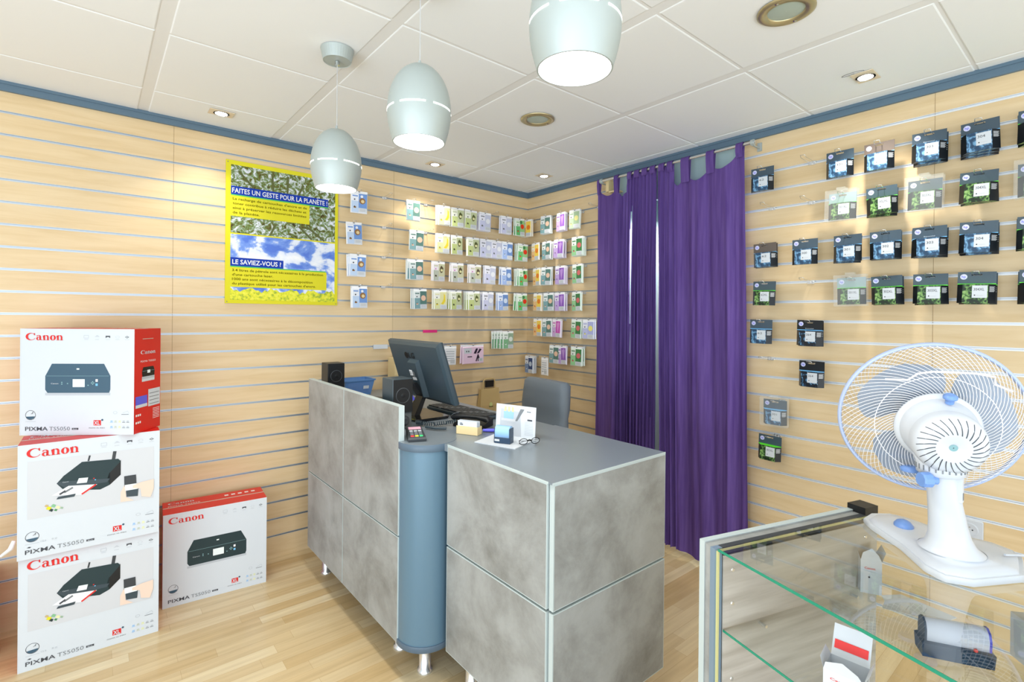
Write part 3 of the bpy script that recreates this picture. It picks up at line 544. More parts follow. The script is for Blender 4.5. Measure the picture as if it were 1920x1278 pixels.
def reader():
    t = thing('card_reader', 'card payment terminal with coloured keys on the rounded counter end', 'payment terminal', (-1.797, -1.385, ZC), R_(-22))
    t.scale = (.86, .86, .75)
    T = Mx.Rotation(R_(12), 4, 'X')
    b = MB(); b.loft([[(-.040, -.055, .0), (.040, -.055, .0), (.037, .085, .0), (-.037, .085, .0)], [(-.042, -.058, .014), (.042, -.058, .014), (.038, .088, .034), (-.038, .088, .034)], [(-.038, -.053, .022), (.038, -.053, .022), (.034, .082, .048), (-.034, .082, .048)]], 'dark_grey', None, True, False); b.build('body', t)
    s = MB()
    def top(y): return .022+(y+.053)/.135*.026+.0006
    def patch(x0, x1, y0, y1, m_, h=.0): s.add([(x0, y0, top(y0)+h), (x1, y0, top(y0)+h), (x1, y1, top(y1)+h), (x0, y1, top(y1)+h)], [(0, 1, 2, 3)], m_)
    patch(-.029, .029, .045, .076, 'pink_screen'); s.build('screen', t)
    s = MB()
    for i in range(4):
        for j in range(3):
            m_ = 'light_grey' if i == 3 else ('mid_grey' if i else ('key_red', 'key_yellow', 'key_green')[j])
            x = -.028+j*.020; y = -.040+i*.020; z = top(y+.006)
            s.box((x, y, z-.002), (x+.015, y+.012, z+.003), m_)
    s.build('keypad', t)
reader()
def cardbox():
    t = thing('card_holder', 'small kraft holder filled with white business cards', 'card holder', (-1.575, -1.435, ZC), R_(-63))
    b = MB(); b.box((-.05, -.018, 0), (.05, .022, .004), 'kraft_card'); b.box((-.05, -.018, .004), (.05, -.016, .034), 'kraft_card'); b.box((-.05, -.016, .004), (-.048, .022, .032), 'kraft_card'); b.box((.048, -.016, .004), (.05, .022, .032), 'kraft_card'); b.box((-.048, .02, .004), (.048, .022, .034), 'kraft_card'); b.build('tray', t)
    c = MB()
    for i in range(9): c.box((-.0455, -.014+i*.0032, .0045), (.0455, -.0125+i*.0032, .056-(i % 3)*.001), 'white_card')
    F = Face(c, (-.0455, -.014, .0045), (1, 0, 0), (0, 0, 1), .091, .0515); F.rect(.12, .66, .28, .74, 'text_dark'); F.rect(.12, .78, .24, .84, 'mid_grey')
    c.build('cards', t)
cardbox()
m_ = MB(); m_.tube([(-.045, 0, .008), (-.01, 0, .008), (.03, 0, .008), (.045, 0, .008)], [.006, .0075, .0075, .005], 'violet_blue', 12); tag(m_.build('blue_marker', None, (-1.475, -1.475, ZC), (0, 0, R_(-40))), 'violet-blue marker pen lying right of the business card holder', 'pen')
def leaflet():
    t = thing('leaflet_stand', 'white folded leaflet display standing behind the stamp on the counter', 'leaflet', (0, 0, 0))
    z = ZC+.0015; A, B, D, E = V((-1.645, -1.575, z)), V((-1.585, -1.752, z)), V((-1.435, -1.695, z)), V((-1.495, -1.515, z))
    b = MB(); n = V((0, 0, .003)); b.loft([[A, B, D, E], [A+n, B+n, D+n, E+n]], 'white_card', None, True, False); b.build('lower_leaf', t)
    up_ = V((.008, .003, .126)); th = V((.002, .0007, 0)); b = MB(); E = E+n; D = D+n; b.loft([[E, D, D+th, E+th], [E+up_, D+up_, D+up_+th, E+up_+th]], 'white_card', None, True, False)
    u = (D-E); F = Face(b, E, u, up_, u.length, up_.length, .0006)
    F.poly([(.1, .02), (.66, .02), (.62, .8), (.12, .86)], 'pale_print', .5); F.poly([(.2, .52), (.45, .52), (.46, .80), (.2, .80)], 'light_blue_pr', 1); F.rect(.14, .47, .5, .55, 'light_grey', 1.5)
    for i in range(3): F.poly([(.2+.1*i, .78), (.26+.1*i, .78), (.27+.09*i, .93), (.22+.09*i, .94)], 'kraft_card', 1.6)
    F.poly([(.5, .5), (.62, .9), (.72, .9), (.55, .5)], 'mid_grey', .8); F.rect(.78, .82, .88, .85, 'mid_grey'); F.rect(.80, .55, .92, .6, 'text_dark')
    for i in range(9): F.rect(.74, .5-.05*i, .95, .515-.05*i, 'pale_print')
    b.build('upper_leaf', t)
leaflet()
def stamp_small():
    t = thing('self_inking_stamp', 'small self-inking stamp with pale blue cover on the white leaflet', 'stamp', (-1.562, -1.655, ZC+.0048), R_(-62), 'self-inking stamps')
    b = MB(); b.rbox((-.034, -.02, 0), (.034, .02, .024), .003, 'stamp_dark'); b.box((-.030, -.0206, .008), (-.01, -.02, .016), 'light_grey'); b.build('base', t)
    b = MB(); pr = [(-.019, .022), (-.019, .05), (-.014, .062), (0, .067), (.014, .062), (.019, .05), (.019, .022)]
    b.loft([[(-.030, y, z) for y, z in pr], [(.030, y, z) for y, z in pr]], 'light_blue_pr', None, True, True); b.box((-.0325, -.02, .02), (-.030, .02, .058), 'stamp_dark'); b.box((.030, -.02, .02), (.0325, .02, .058), 'stamp_dark'); b.build('cover', t)
stamp_small()
def glasses():
    t = thing('eyeglasses', 'folded black eyeglasses on the leaflet right of the stamp', 'eyeglasses', (-1.528, -1.735, ZC+.006), R_(-15))
    t.scale = (.8, .8, .8)
    f = MB()
    for s in (-1, 1): f.tube([(.048+s*.0, .0, .0)] and [(.032*s+.03+.022*cos(a), 0, .016+.014*sin(a)) for a in [2*pi*i/18 for i in range(18)]], .0018, 'black', 6, closed=True)
    f.tube([(.020, 0, .02), (.03, 0, .024), (.04, 0, .02)], .0018, 'black', 6); f.build('frame', t)
    for s in (-1, 1):
        a = MB(); x = .03+s*.055; a.tube([(x, .001, .022), (x-s*.01, .012, .018), (x-s*.075, .018+s*.003, .012), (x-s*.10, .02+s*.003, .003)], .0018, 'black', 6); a.build('temple', t)
    for s in (-1, 1):
        a = MB(); a.add([(.032*s+.03+.021*cos(q), 0, .016+.013*sin(q)) for q in [2*pi*i/18 for i in range(18)]], [tuple(range(18))], 'clear_film'); a.build('lens', t)
glasses()
def basket():
    t = thing('plastic_basket', 'blue plastic basket on the desk against the left slat wall', 'basket', (-1.535, -.135, ZC), R_(2))
    t.scale = (.78, .85, .78)
    b = MB(); w0, d0, w1, d1, h = .10, .06, .125, .08, .125
    def ring(w_, d_, z): return [(-w_, -d_, z), (w_, -d_, z), (w_, d_, z), (-w_, d_, z)]
    b.loft([ring(w0, d0, 0), ring(w1, d1, h)], 'basket_blue', None, False, False); b.loft([ring(w0-.003, d0-.003, .003), ring(w1-.003, d1-.003, h)], 'basket_blue', None, False, False); b.add(ring(w0, d0, .002), [(0, 1, 2, 3)], 'basket_blue')
    b.loft([ring(w1+.005, d1+.005, h-.012), ring(w1+.006, d1+.006, h), ring(w1-.004, d1-.004, h), ring(w1-.004, d1-.004, h-.01)], 'basket_blue', None, False, False)
    for i in range(16): 
        x = -w0+.012+i*(2*w0-.024)/15
        b.quad((x-.003, -d0-.0075, .02), (x+.003, -d0-.0075, .02), (x+.003, -d1+.002, .10), (x-.003, -d1+.002, .10), 'pk_blue_c')
    b.build('basket_body', t)
    l = MB(); l.quad((.03, -.0745, .05), (.075, -.0745, .05), (.076, -.0785, .075), (.03, -.0785, .075), 'white_card'); l.build('paper_label', t)
basket()
m_ = MB(); m_.rbox((-.085, -.04, 0), (.085, .04, .068), .02, 'black'); m_.box((-.1, -.03, .055), (-.06, .03, .075), 'kraft'); tag(m_.build('black_pouch', None, (-1.665, -.72, ZC), (0, 0, R_(-58))), 'black pouch lying behind the tall counter panel beside the blue basket', 'pouch')
m_ = MB()
for i in range(12): m_.box((-.04+.001*(i % 3), -.045, i*.005), (.035+.001*(i % 4), .045, i*.005+.0045), 'white_paper')
tag(m_.build('paper_stack', None, (-1.70, -.875, ZC), (0, 0, R_(20))), 'stack of white paper behind the dark speaker with knob', 'paper')
m_ = MB(); m_.box((-.07, -.05, 0), (.08, .05, .212), ('kraft_card', 'kraft_card', 'kraft_card', 'kraft_card', 'kraft_card', 'kraft_card')); m_.box((-.07, -.051, .10), (.08, -.05, .103), 'kraft'); tag(m_.build('cardboard_box', None, (-1.205, -.10, ZC)), 'pale wood-coloured box behind the monitor against the slat wall', 'box')
for a_, (x, y, rz, lb) in enumerate(((-1.235, -1.22, 12, 'white sheet of paper on the desk to the right of the keyboard'),)):
    m_ = MB(); m_.box((-.03, -.05, 0), (.03, .05, .001), 'white_paper'); tag(m_.build('paper_sheet', None, (x, y, ZC+.0005), (0, 0, R_(rz))), lb, 'paper')
# ---------------------------------------------------------------- kraft bag, tags
def bag():
    t = thing('paper_bag', 'brown kraft paper bag with handle hanging at the left slat wall', 'bag', (-.41, -.03, .70))
    b = MB(); b.loft([[(-.105, -.02, 0), (.10, -.02, 0), (.10, .02, 0), (-.105, .02, 0)], [(-.10, -.025, .05), (.095, -.022, .05), (.095, .02, .05), (-.10, .02, .05)], [(-.085, -.012, .175), (.085, -.012, .175), (.085, .014, .175), (-.085, .014, .175)]], 'kraft', None, True, False)
    F = Face(b, (-.05, -.022, .03), (1, 0, 0), (0, .06, 1), .1, .06, .004); F.disc(.5, .4, .15, 'pk_lime_b'); F.rect(.3, .05, .7, .15, 'pk_lime_d'); b.build('bag_body', t)
    h = MB(); h.tube([(-.06, 0, .17), (-.055, 0, .235), (-.04, 0, .25), (.035, 0, .25), (.05, 0, .235), (.055, 0, .17)], .006, 'kraft', 8); h.box((-.035, -.004, .185), (.04, .008, .235), 'black'); h.build('handle', t)
bag()
m_ = MB(); m_.box((0, -.004, 0), (.115, 0, .02), 'pink'); tag(m_.build('pink_price_strip', None, (-.985, -.001, 1.315)), 'bright pink strip clipped into a groove above the monitor', 'price strip')
m_ = MB(); m_.box((0, -.012, 0), (.10, -.001, .028), 'white_card'); tag(m_.build('white_price_strip', None, (-1.36, -.001, 1.212)), 'white strip clipped into a groove left of the monitor', 'price strip')
# ---------------------------------------------------------------- chair behind the counter
def chair():
    t = thing('office_chair', 'grey leather office chair behind the counter near the corner', 'chair', (-.86, -.98, 0), R_(-6))
    b = MB(); rings = []
    for i in range(13):
        u = i/12; z = .50+.545*u; wv = .205*(1-.10*max(0, u-.8)*5*.5); th = .045; bx = .10+.05*u
        pin = .012 if i in (4, 8) else 0
        ring = []
        for k in range(16):
            a = 2*pi*k/16; cx_, sy_ = cos(a), sin(a); ex = .5
            x = bx+(th-pin)*math.copysign(abs(cx_)**ex, cx_); y = wv*math.copysign(abs(sy_)**.4, sy_); ring.append((x, y, z))
        rings.append(ring)
    rings[0] = [(x*.9+.01, y*.9, z) for x, y, z in rings[0]]; rings.append([(.15+(x-.15)*.6, y*.92, z+.018) for x, y, z in rings[-1]])
    b.loft(rings, 'leather'); b.build('backrest', t)
    s = MB(); s.rbox((-.25, -.235, .42), (.16, .235, .52), .05, 'leather'); s.build('seat', t)
    for q in (-1, 1):
        a = MB(); a.tube([(.12, q*.24, .55), (.06, q*.255, .66), (-.14, q*.255, .67), (-.17, q*.25, .60), (-.16, q*.24, .47)], .016, 'black', 10); a.build('armrest', t)
    p = MB(); p.lathe([(.03, .08), (.03, .42)], 'steel', 20); p.build('gas_column', t)
    for k in range(5):
        a = 2*pi*k/5; l = MB(); l.tube([(0, 0, .10), (.27*cos(a), .27*sin(a), .07)], [.025, .016], 'black', 8); l.build('base_arm', t)
        l = MB(); l.lathe([(.02, -.012), (.027, -.008), (.027, .008), (.02, .012)], 'black', 16, T3(.27*cos(a), .27*sin(a), .027) @ rotz(a) @ Mx.Rotation(pi/2, 4, 'X')); l.build('caster', t)
chair()
# ---------------------------------------------------------------- curtains
ROD = 2.380
def curtain(name, label, tabs, yt0, yt1, yb0, yb1, topz, pitch, slit=None, zb=.05):
    """u runs 0..1 across the cloth; pitch(u) = local fold count density, amplitude follows"""
    t = thing(name, label, 'curtain', (-.085, 0, 0), 0, 'pair of purple curtains')
    nu, nv = 200, 60; vs_ = []; fs = []
    ph = [0]
    for i in range(nu): ph.append(ph[-1]+pitch((i+.5)/nu)[0]/nu*2*pi)
    for j in range(nv+1):
        v = j/nv
        for i in range(nu+1):
            u = i/nu; yt = yt0+(yt1-yt0)*u; yb = yb0+(yb1-yb0)*u
            z = topz(yt)*(1-v)+(zb+.010*sin(u*9))*v
            A = pitch(u)[1]; p_ = ph[i]; w_ = .9*sin(v*2.1+u*5)+.5*sin(v*4.3+u*11)
            grow = .45+.55*min(1, v*2.5)
            x = A*grow*(sin(p_+w_*.8)+.35*sin(p_*2.13+1.3+w_)+.15*sin(p_*3.7+w_*2))
            y = yt+(yb-yt)*v**1.2+A*grow*.35*cos(p_*1.0+w_)
            vs_.append((x, y, z))
    for j in range(nv):
        for i in range(nu):
            u = (i+.5)/nu; v = (j+.5)/nv; a = j*(nu+1)+i
            if slit:
                uc, hw, v0, v1 = slit
                if v0 < v < v1 and abs(u-uc) < hw*sin(pi*((v-v0)/(v1-v0))**.55): continue
            fs.append((a, a+1, a+nu+2, a+nu+1))
    m_ = MB(); m_.add(vs_, fs, 'curtain', True); m_.build('cloth', t)
    for ta, tb in tabs:
        m_ = MB(); zt = min(topz(ta), topz(tb))-.02
        pr = [(-.006, zt), (-.014, ROD-.03), (-.013, ROD+.004), (-.005, ROD+.0155), (.005, ROD+.0155), (.013, ROD+.004), (.010, ROD-.03), (.004, zt)]
        m_.add([(x, ta, z) for x, z in pr]+[(x, tb, z) for x, z in pr], [(i, i+1, 9+i, 8+i) for i in range(7)], 'curtain', True); m_.build('tab', t)
def sag(y, pts):
    for (a, za, d), (b, zb_, _) in zip(pts, pts[1:]):
        if b <= y <= a: q = (a-y)/(a-b); return za+(zb_-za)*q-d*sin(pi*q)**.8
    return pts[-1][1] if y < pts[-1][0] else pts[0][1]
P1 = [(-.838, 2.315, 0), (-.862, 2.305, .025), (-.985, 2.285, 0), (-1.02, 2.275, .035), (-1.088, 2.29, 0), (-1.095, 2.365, 0), (-1.4, 2.365, 0)]
P2_ = [(-1.3, 2.365, 0), (-1.432, 2.365, 0), (-1.437, 2.28, .035), (-1.49, 2.265, 0), (-1.545, 2.265, .03), (-1.652, 2.285, 0), (-1.70, 2.29, .028), (-1.825, 2.335, 0), (-1.87, 2.365, 0)]
curtain('tab_curtain', 'left purple tab-top curtain, gathered beside the corner wall', [(-.86, -.838), (-1.02, -.985), (-1.13, -1.095), (-1.19, -1.15), (-1.25, -1.21), (-1.31, -1.27)], -.838, -1.312, -.822, -1.318, lambda y: sag(y, P1),
        lambda u: (2.2, .010) if u < .38 else (19, .017), (.615, .020, .07, .62))
curtain('tab_curtain', 'right purple tab-top curtain, wide and flat beside the dark cartridge packs', [(-1.375, -1.335), (-1.433, -1.395), (-1.545, -1.49), (-1.70, -1.652), (-1.866, -1.826)], -1.325, -1.868, -1.355, -1.922, lambda y: sag(y, P2_),
        lambda u: (16, .015) if u < .24 else (3.6, .012), None, .045)
def rod():
    t = thing('curtain_rod', 'thin metal curtain rod on brackets above the purple curtains', 'curtain rod', (-.085, 0, ROD))
    m_ = MB(); m_.tube([(0, -.84, 0), (0, -1.93, 0)], .0085, 'steel', 14); m_.build('rod', t)
    for y in (-.868, -1.915):
        m_ = MB(); m_.box((-.006, y-.004, -.018), (.084, y+.004, -.012), 'satin'); m_.box((.078, y-.012, -.03), (.084, y+.012, .015), 'satin'); m_.lathe([(.016, -.008), (.016, .008)], 'satin', 16, T3(0, y, 0) @ Mx.Rotation(pi/2, 4, 'X')); m_.build('bracket', t)
    m_ = MB(); m_.box((.02, -.915, -.075), (.082, -.890, .0), 'kraft_card'); m_.box((.02, -.99, -.085), (.082, -.915, -.075), 'kraft_card'); m_.build('wood_block', t)
rod()
# ---------------------------------------------------------------- glass showcase
SO = V((-1.650, -2.537, 0)); e1 = V((.9593, -.2823, 0)); e2 = V((-.2823, -.9593, 0)); SD, SL, SZ = .60, .95, .90
# local frame: x along depth (towards wall), y negative along the front
SR = math.atan2(e1.y, e1.x)
def showcase():
    t = thing('glass_showcase', 'glass display showcase with concrete-look side panel in the foreground', 'showcase', tuple(SO), SR)
    # local: +x = e1, -y = e2
    m_ = MB(); m_.box((0, -.016, 0), (SD, 0, SZ), 'concrete'); m_.box((-.0015, -.016, 0), (0, 0, SZ), 'edge_band'); m_.box((-.0015, -.016, SZ), (SD, 0, SZ+.0015), 'edge_band'); m_.build('side_panel', t)
    m_ = MB(); m_.box((.002, -.036, 0), (SD, -.016, SZ-.004), 'concrete'); m_.build('inner_frame', t)
    m_ = MB(); m_.box((-.003, -.05, 0), (.02, -.036, SZ-.003), 'alu_blue'); m_.box((.02, -.05, SZ-.02), (SD, -.036, SZ-.003), 'dark_grey'); m_.build('metal_profile', t)
    m_ = MB(); m_.box((.002, -.054, 0), (.008, -.05, SZ-.008), 'yellow_strip'); m_.box((.008, -.054, SZ-.010), (SD, -.05, SZ-.006), 'yellow_strip'); m_.build('seal_strip', t)
    m_ = MB(); m_.box((.022, -.054, 0), (SD-.01, -.050, SZ-.022), 'grey_wood')
    for z in (.34, .46, .58, .76, .84): 
        for x in (.05, SD-.06): m_.lathe([(.005, 0), (.004, .002)], 'steel', 10, T3(x, -.054, z) @ Mx.Rotation(pi/2, 4, 'X'))
    m_.build('inner_lining', t)
    m_ = MB(); m_.box((SD-.055, -.05, SZ-.004), (SD, 0, SZ+.016), 'black'); m_.build('end_cap', t)
    m_ = MB(); m_.box((.004, -SL, SZ-.008), (SD-.006, -.055, SZ-.0012), ('case_clear', 'case_glass', 'case_clear', 'case_clear', 'case_clear', 'case_clear')); m_.box((.002, -SL, SZ-.0075), (.0039, -.055, SZ-.0018), 'glass_edge'); m_.build('top_glass', t)
    m_ = MB(); m_.box((.02, -SL, .700), (SD-.08, -.056, .706), ('case_clear', 'shelf_glass', 'case_clear', 'case_clear', 'case_clear', 'case_clear')); m_.box((.0182, -SL, .7005), (.0199, -.056, .7055), 'glass_edge'); m_.build('glass_shelf', t)
    for x in (.14, SD-.12):
        m_ = MB(); m_.lathe([(.004, 0), (.004, .02)], 'steel', 10, T3(x, -.054, .694) @ Mx.Rotation(pi/2, 4, 'X')); m_.build('shelf_pin', t)
    m_ = MB(); m_.box((.01, -SL, .02), (SD-.01, -.056, .30), 'concrete'); m_.box((.01, -SL, .30), (SD-.01, -.056, .305), 'grey_wood'); m_.build('plinth', t)
    m_ = MB(); m_.box((0, -SL-.04, 0), (SD, -SL, SZ), 'concrete'); m_.build('end_panel', t)
showcase()
def loc_on(px, py, z): return (px, py, z)
def ink_box(label, x, y, z, rz, w_, d_, h_, flap, long=False):
    t = thing('ink_tank_box', label, 'box', (x, y, z), rz, 'small white cartridge boxes in the showcase')
    m_ = MB(); m_.add([(-w_/2, -d_/2, 0), (w_/2, -d_/2, 0), (w_/2, d_/2, 0), (-w_/2, d_/2, 0), (-w_/2, -d_/2, h_), (w_/2, -d_/2, h_), (w_/2, d_/2, h_), (-w_/2, d_/2, h_)], [(0, 3, 2, 1), (0, 1, 5, 4), (1, 2, 6, 5), (2, 3, 7, 6), (3, 0, 4, 7)], 'white_card')
    F = Face(m_, (-w_/2, -d_/2, 0), (1, 0, 0), (0, 0, 1), w_, h_); F.text('KODAK' if False else 'Canon', .18, .74, w=.5, ch=.07, mt='logo_red', bold=.01); F.rect(.2, .66, .7, .68, 'light_grey'); F.disc(.4, .5, .05, 'text_dark')
    G = Face(m_, (w_/2, -d_/2, 0), (0, 1, 0), (0, 0, 1), d_, h_)
    for i in range(2):
        for j in range(2): G.rect(.15+.27*i, .45+.2*j, .35+.27*i, .62+.2*j, ('pk_teal_c', 'pk_leaf_c', 'pk_blue_c', 'pk_teal_b')[i+2*j])
    G.rect(.7, .86, .92, .93, 'pk_rose_b')
    for i in range(4): G.rect(.15, .1+.07*i, .85, .13+.07*i, 'pale_print')
    m_.build('carton', t)
    for k, (sx) in enumerate(((-1), (1))):
        f = MB(); x0 = sx*w_/2; a = .35 if sx < 0 else .5
        f.add([(x0, -d_/2, h_), (x0, d_/2, h_), (x0+sx*a*.02, d_/2-.012, h_+flap), (x0+sx*a*.02, -d_/2+.006, h_+flap*.8)], [(0, 1, 2, 3)], 'white_card'); f.build('side_flap', t)
    f = MB(); f.add([(-w_/2, -d_/2, h_), (w_/2, -d_/2, h_), (w_/2-.008, -d_/2-.004, h_+flap*.6), (0, -d_/2-.006, h_+flap*1.2), (-w_/2+.004, -d_/2-.003, h_+flap*.7)], [(0, 1, 2, 3, 4)], 'white_card'); f.build('front_flap', t)
    if long:
        f = MB(); f.add([(w_/2, d_/2, h_), (-w_/2, d_/2, h_), (-w_/2, d_/2+.03, h_+.05), (w_/2, d_/2+.03, h_+.05)], [(0, 1, 2, 3)], 'white_card'); f.add([(w_/2-.004, d_/2+.006, h_+.012), (-w_/2+.004, d_/2+.006, h_+.012), (-w_/2+.004, d_/2+.014, h_+.026), (w_/2-.004, d_/2+.014, h_+.026)], [(0, 1, 2, 3)], 'key_red'); f.build('back_flap', t)
    return t
SHZ = .7062
ink_box('small white open-topped cartridge box on the glass shelf near the fan foot', -1.160, -2.752, SHZ, R_(-62), .048, .062, .088, .03)
ink_box('white box with torn red-striped lid nearest the camera inside the showcase', -1.672, -2.858, SHZ, R_(-84), .065, .06, .060, .022, True)
def sealed():
    t = thing('ink_tank_box', 'closed white cartridge box in the showcase at the right edge', 'box', (-1.235, -3.085, SHZ), R_(-50), 'small white cartridge boxes in the showcase')
    m_ = MB(); m_.box((-.035, -.03, 0), (.035, .03, .095), 'white_card'); F = Face(m_, (-.035, -.03, 0), (1, 0, 0), (0, 0, 1), .07, .095); F.ring(.3, .8, .12, .1, 'mid_grey')
    for i in range(5): F.rect(.15, .3+.07*i, .8, .32+.07*i, 'pale_print')
    F.ring(.3, .15, .15, .1, 'pk_rose_c' if False else 'key_red'); F.rect(.1, .93, .5, .98, 'text_dark'); m_.build('carton', t)
sealed()
pp = [(-1.246, -2.807), (-1.200, -2.800), (-1.176, -2.786), (-1.129, -2.819), (-1.150, -2.936), (-1.201, -2.920)]; pp = [(x+1.18, y+2.86) for x, y in pp]
m_ = MB(); m_.prism(pp[::-1], .0004, .0012, 'white_paper'); m_.box((-.03, .012, .0013), (.0, .014, .0014), 'light_grey'); m_.box((-.01, -.02, .0013), (.02, -.018, .0014), 'light_grey')
tag(m_.build('paper_slip', None, (-1.18, -2.86, SHZ)), 'torn white paper slip on the glass shelf behind the long stamp', 'paper')
def stamp_long():
    t = thing('self_inking_stamp', 'long chrome and dark blue self-inking stamp inside the glass showcase', 'stamp', (-1.345, -2.962, SHZ), R_(-61), 'self-inking stamps')
    b = MB(); b.loft([[(-.062, -.022, 0), (.062, -.022, 0), (.062, .022, 0), (-.062, .022, 0)], [(-.064, -.024, .03), (.064, -.024, .03), (.064, .024, .03), (-.064, .024, .03)], [(-.058, -.020, .034), (.058, -.020, .034), (.058, .020, .034), (-.058, .020, .034)]], 'stamp_dark', None, True, False); b.build('base', t)
    pr = [(-.019, .030), (-.020, .056), (-.015, .070), (-.004, .077), (.006, .076), (.016, .068), (.020, .052), (.019, .030)]
    b = MB(); b.loft([[(-.054, y, z) for y, z in pr], [(.054, y, z) for y, z in pr]], 'stamp_chrome', None, True, True); b.build('cover', t)
    for s in (-1, 1):
        b = MB(); b.loft([[(s*.054, y*1.05, z*1.01) for y, z in pr], [(s*.058, y*1.05, z*1.01) for y, z in pr]], 'violet_blue' if s > 0 else 'stamp_dark', None, True, False); b.build('end_cheek', t)
    b = MB(); b.lathe([(.004, 0), (.003, .003)], 'key_red', 10, T3(.03, -.0215, .034) @ Mx.Rotation(pi/2, 4, 'X')); b.build('button', t)
stamp_long()
# wall socket
def socket():
    t = thing('wall_socket', 'white wall socket on the slat wall behind the fan column', 'socket', (0, -2.79, .58))
    m_ = MB(); m_.rbox((-.042, -.042, 0), (.042, .042, .009), .006, 'white_plastic', Mx.Rotation(-pi/2, 4, 'Y')); m_.build('cover_plate', t)
    m_ = MB(); T = Mx.Rotation(-pi/2, 4, 'Y'); m_.lathe([(.028, .009), (.0265, .0105), (.022, .0095), (.001, .0094)], 'white_plastic', 28, T, cap=False)
    for a, r in ((0, .009), (pi, .009), (pi/2, .01)): m_.lathe([(.0028, .0098), (.0026, .0102)], 'dark_grey' if a != pi/2 else 'steel', 10, T @ T3((r if a == pi/2 else 0), r*cos(a), 0))
    m_.build('outlet', t)
socket()
# ---------------------------------------------------------------- desk fan
def fan():
    base = V((-1.322, -2.952, .9005))
    t = thing('desk_fan', 'white desk fan with pale blue rim standing on the showcase', 'fan', tuple(base))
    n = V((.881, .429, .200)).normalized(); c = V((-1.287, -2.904, 1.211))-base
    xa = n.cross(V((0, 0, 1))).normalized(); ya = xa.cross(n).normalized()
    T = Mx((xa, ya, n)).transposed().to_4x4(); T.translation = c      # z local = blowing direction, xa = screen right
    Rr = .178
    def spiral(z_out, z_in, r_in, tw, cnt, mt_):
        m_ = MB()
        for k in range(cnt):
            a0 = 2*pi*k/cnt; pts = []
            for i in range(9):
                u = i/8; r = r_in+(Rr-r_in)*u; a = a0+tw*u; z = z_in+(z_out-z_in)*(u**3.2)
                pts.append((r*cos(a), r*sin(a), z))
            m_.tube(pts, .0007, mt_, 4, T, False)
        return m_
    m_ = spiral(-.004, -.052, .075, .95, 80, 'wire_white'); m_.tube([(.115*cos(a), .115*sin(a), -.0478) for a in [2*pi*i/48 for i in range(48)]], .001, 'wire_white', 5, T, closed=True); m_.build('rear_guard', t)
    m_ = spiral(.004, .050, .045, -.95, 80, 'wire_white'); m_.lathe([(.001, .053), (.035, .052), (.046, .048), (.046, .045)], 'white_plastic', 32, T, False); m_.build('front_guard', t)
    m_ = MB(); m_.loft([[((Rr+.0045*cos(q))*cos(a), (Rr+.0045*cos(q))*sin(a), .008*sin(q)) for a in [2*pi*i/80 for i in range(80)]] for q in [2*pi*j/10 for j in range(11)]], 'rim_blue', T, False); m_.build('rim', t)
    for k in range(3):
        b = MB(); a0 = R_(4+120*k); vs_ = []; nu, nv = 14, 10
        for j in range(nv+1):
            r = .022+(.150-.022)*j/nv; w_ = R_(28)+R_(40)*sin(pi*min(1, j/nv*.85))**.7
            if j > nv-3: w_ *= (1, .88, .62)[j-(nv-2)]
            for i in range(nu+1):
                u = i/nu-.5; a = a0+u*w_*1.55+.25*j/nv; vs_.append((r*cos(a), r*sin(a), -.012+.040*u*(1-.3*j/nv)))
        b.add(vs_, [(j*(nu+1)+i, j*(nu+1)+i+1, (j+1)*(nu+1)+i+1, (j+1)*(nu+1)+i) for j in range(nv) for i in range(nu)], 'blade', True, T); b.build('blade', t)
    m_ = MB(); m_.lathe([(.026, -.03), (.027, .012), (.02, .02), (.001, .022)], 'blade', 24, T); m_.build('blade_hub', t)
    # motor housing
    m_ = MB(); m_.lathe([(.001, -.050), (.076, -.050), (.080, -.054), (.080, -.060), (.074, -.064), (.070, -.066)], 'white_plastic', 48, T, False)
    m_.loft([[(r*cos(2*pi*i/48)+ox, r*sin(2*pi*i/48)+oy, z) for i in range(48)] for r, ox, oy, z in ((.071, 0, 0, -.060), (.071, 0, 0, -.070), (.069, .002, -.004, -.084), (.0665, .004, -.008, -.100), (.066, .004, -.008, -.104))], 'white_plastic', T, False); m_.build('motor_housing', t)
    T2 = T @ T3(.004, -.008, -.10)
    m_ = MB(); m_.lathe([(.066, .004), (.0665, -.02), (.062, -.036), (.050, -.046), (.030, -.050), (.026, -.0485), (.012, -.0485), (.008, -.0455), (.001, -.0455)], 'white_plastic', 48, T2, False); m_.lathe([(.0075, -.0460), (.001, -.0462)], 'pk_teal_b', 16, T2, False)
    rc = m_.build('rear_cap', t)
    m_ = MB()
    for k in range(26):
        a = 2*pi*k/26; pts = []
        for i in range(7):
            u = i/6; r = .031+.030*u; z = -.0505+(.012 if u > .99 else 0)
            z = {0: -.0503, 1: -.0497, 2: -.0485, 3: -.0472, 4: -.0448, 5: -.041, 6: -.0365}[i]; aa = a+.28*u; pts.append((r*cos(aa), r*sin(aa), z))
        m_.tube(pts, .0009, 'dark_grey', 4, T2)
    m_.build('vent_slots', rc)
    # knob on housing, carrying handle
    m_ = MB(); m_.lathe([(.008, 0), (.008, .010), (.013, .012), (.013, .017), (.008, .021)], 'blue_plastic', 20, T @ T3(.01, .068, -.082) @ Mx.Rotation(-pi/2-.2, 4, 'X')); m_.build('oscillation_knob', t)
    m_ = MB(); m_.tube([(-.10, .105, -.050), (-.06, .108, -.058), (-.045, .128, -.07), (-.02, .135, -.075), (.05, .135, -.075), (.085, .128, -.07), (.09, .108, -.058), (.125, .09, -.045)], .0022, 'wire_white', 8, T); m_.build('carry_handle', t)
    # neck block and tilt knob
    nb = T @ V((0, -.062, -.095)); m_ = MB()
    hb = T @ V((0, -.030, -.075))
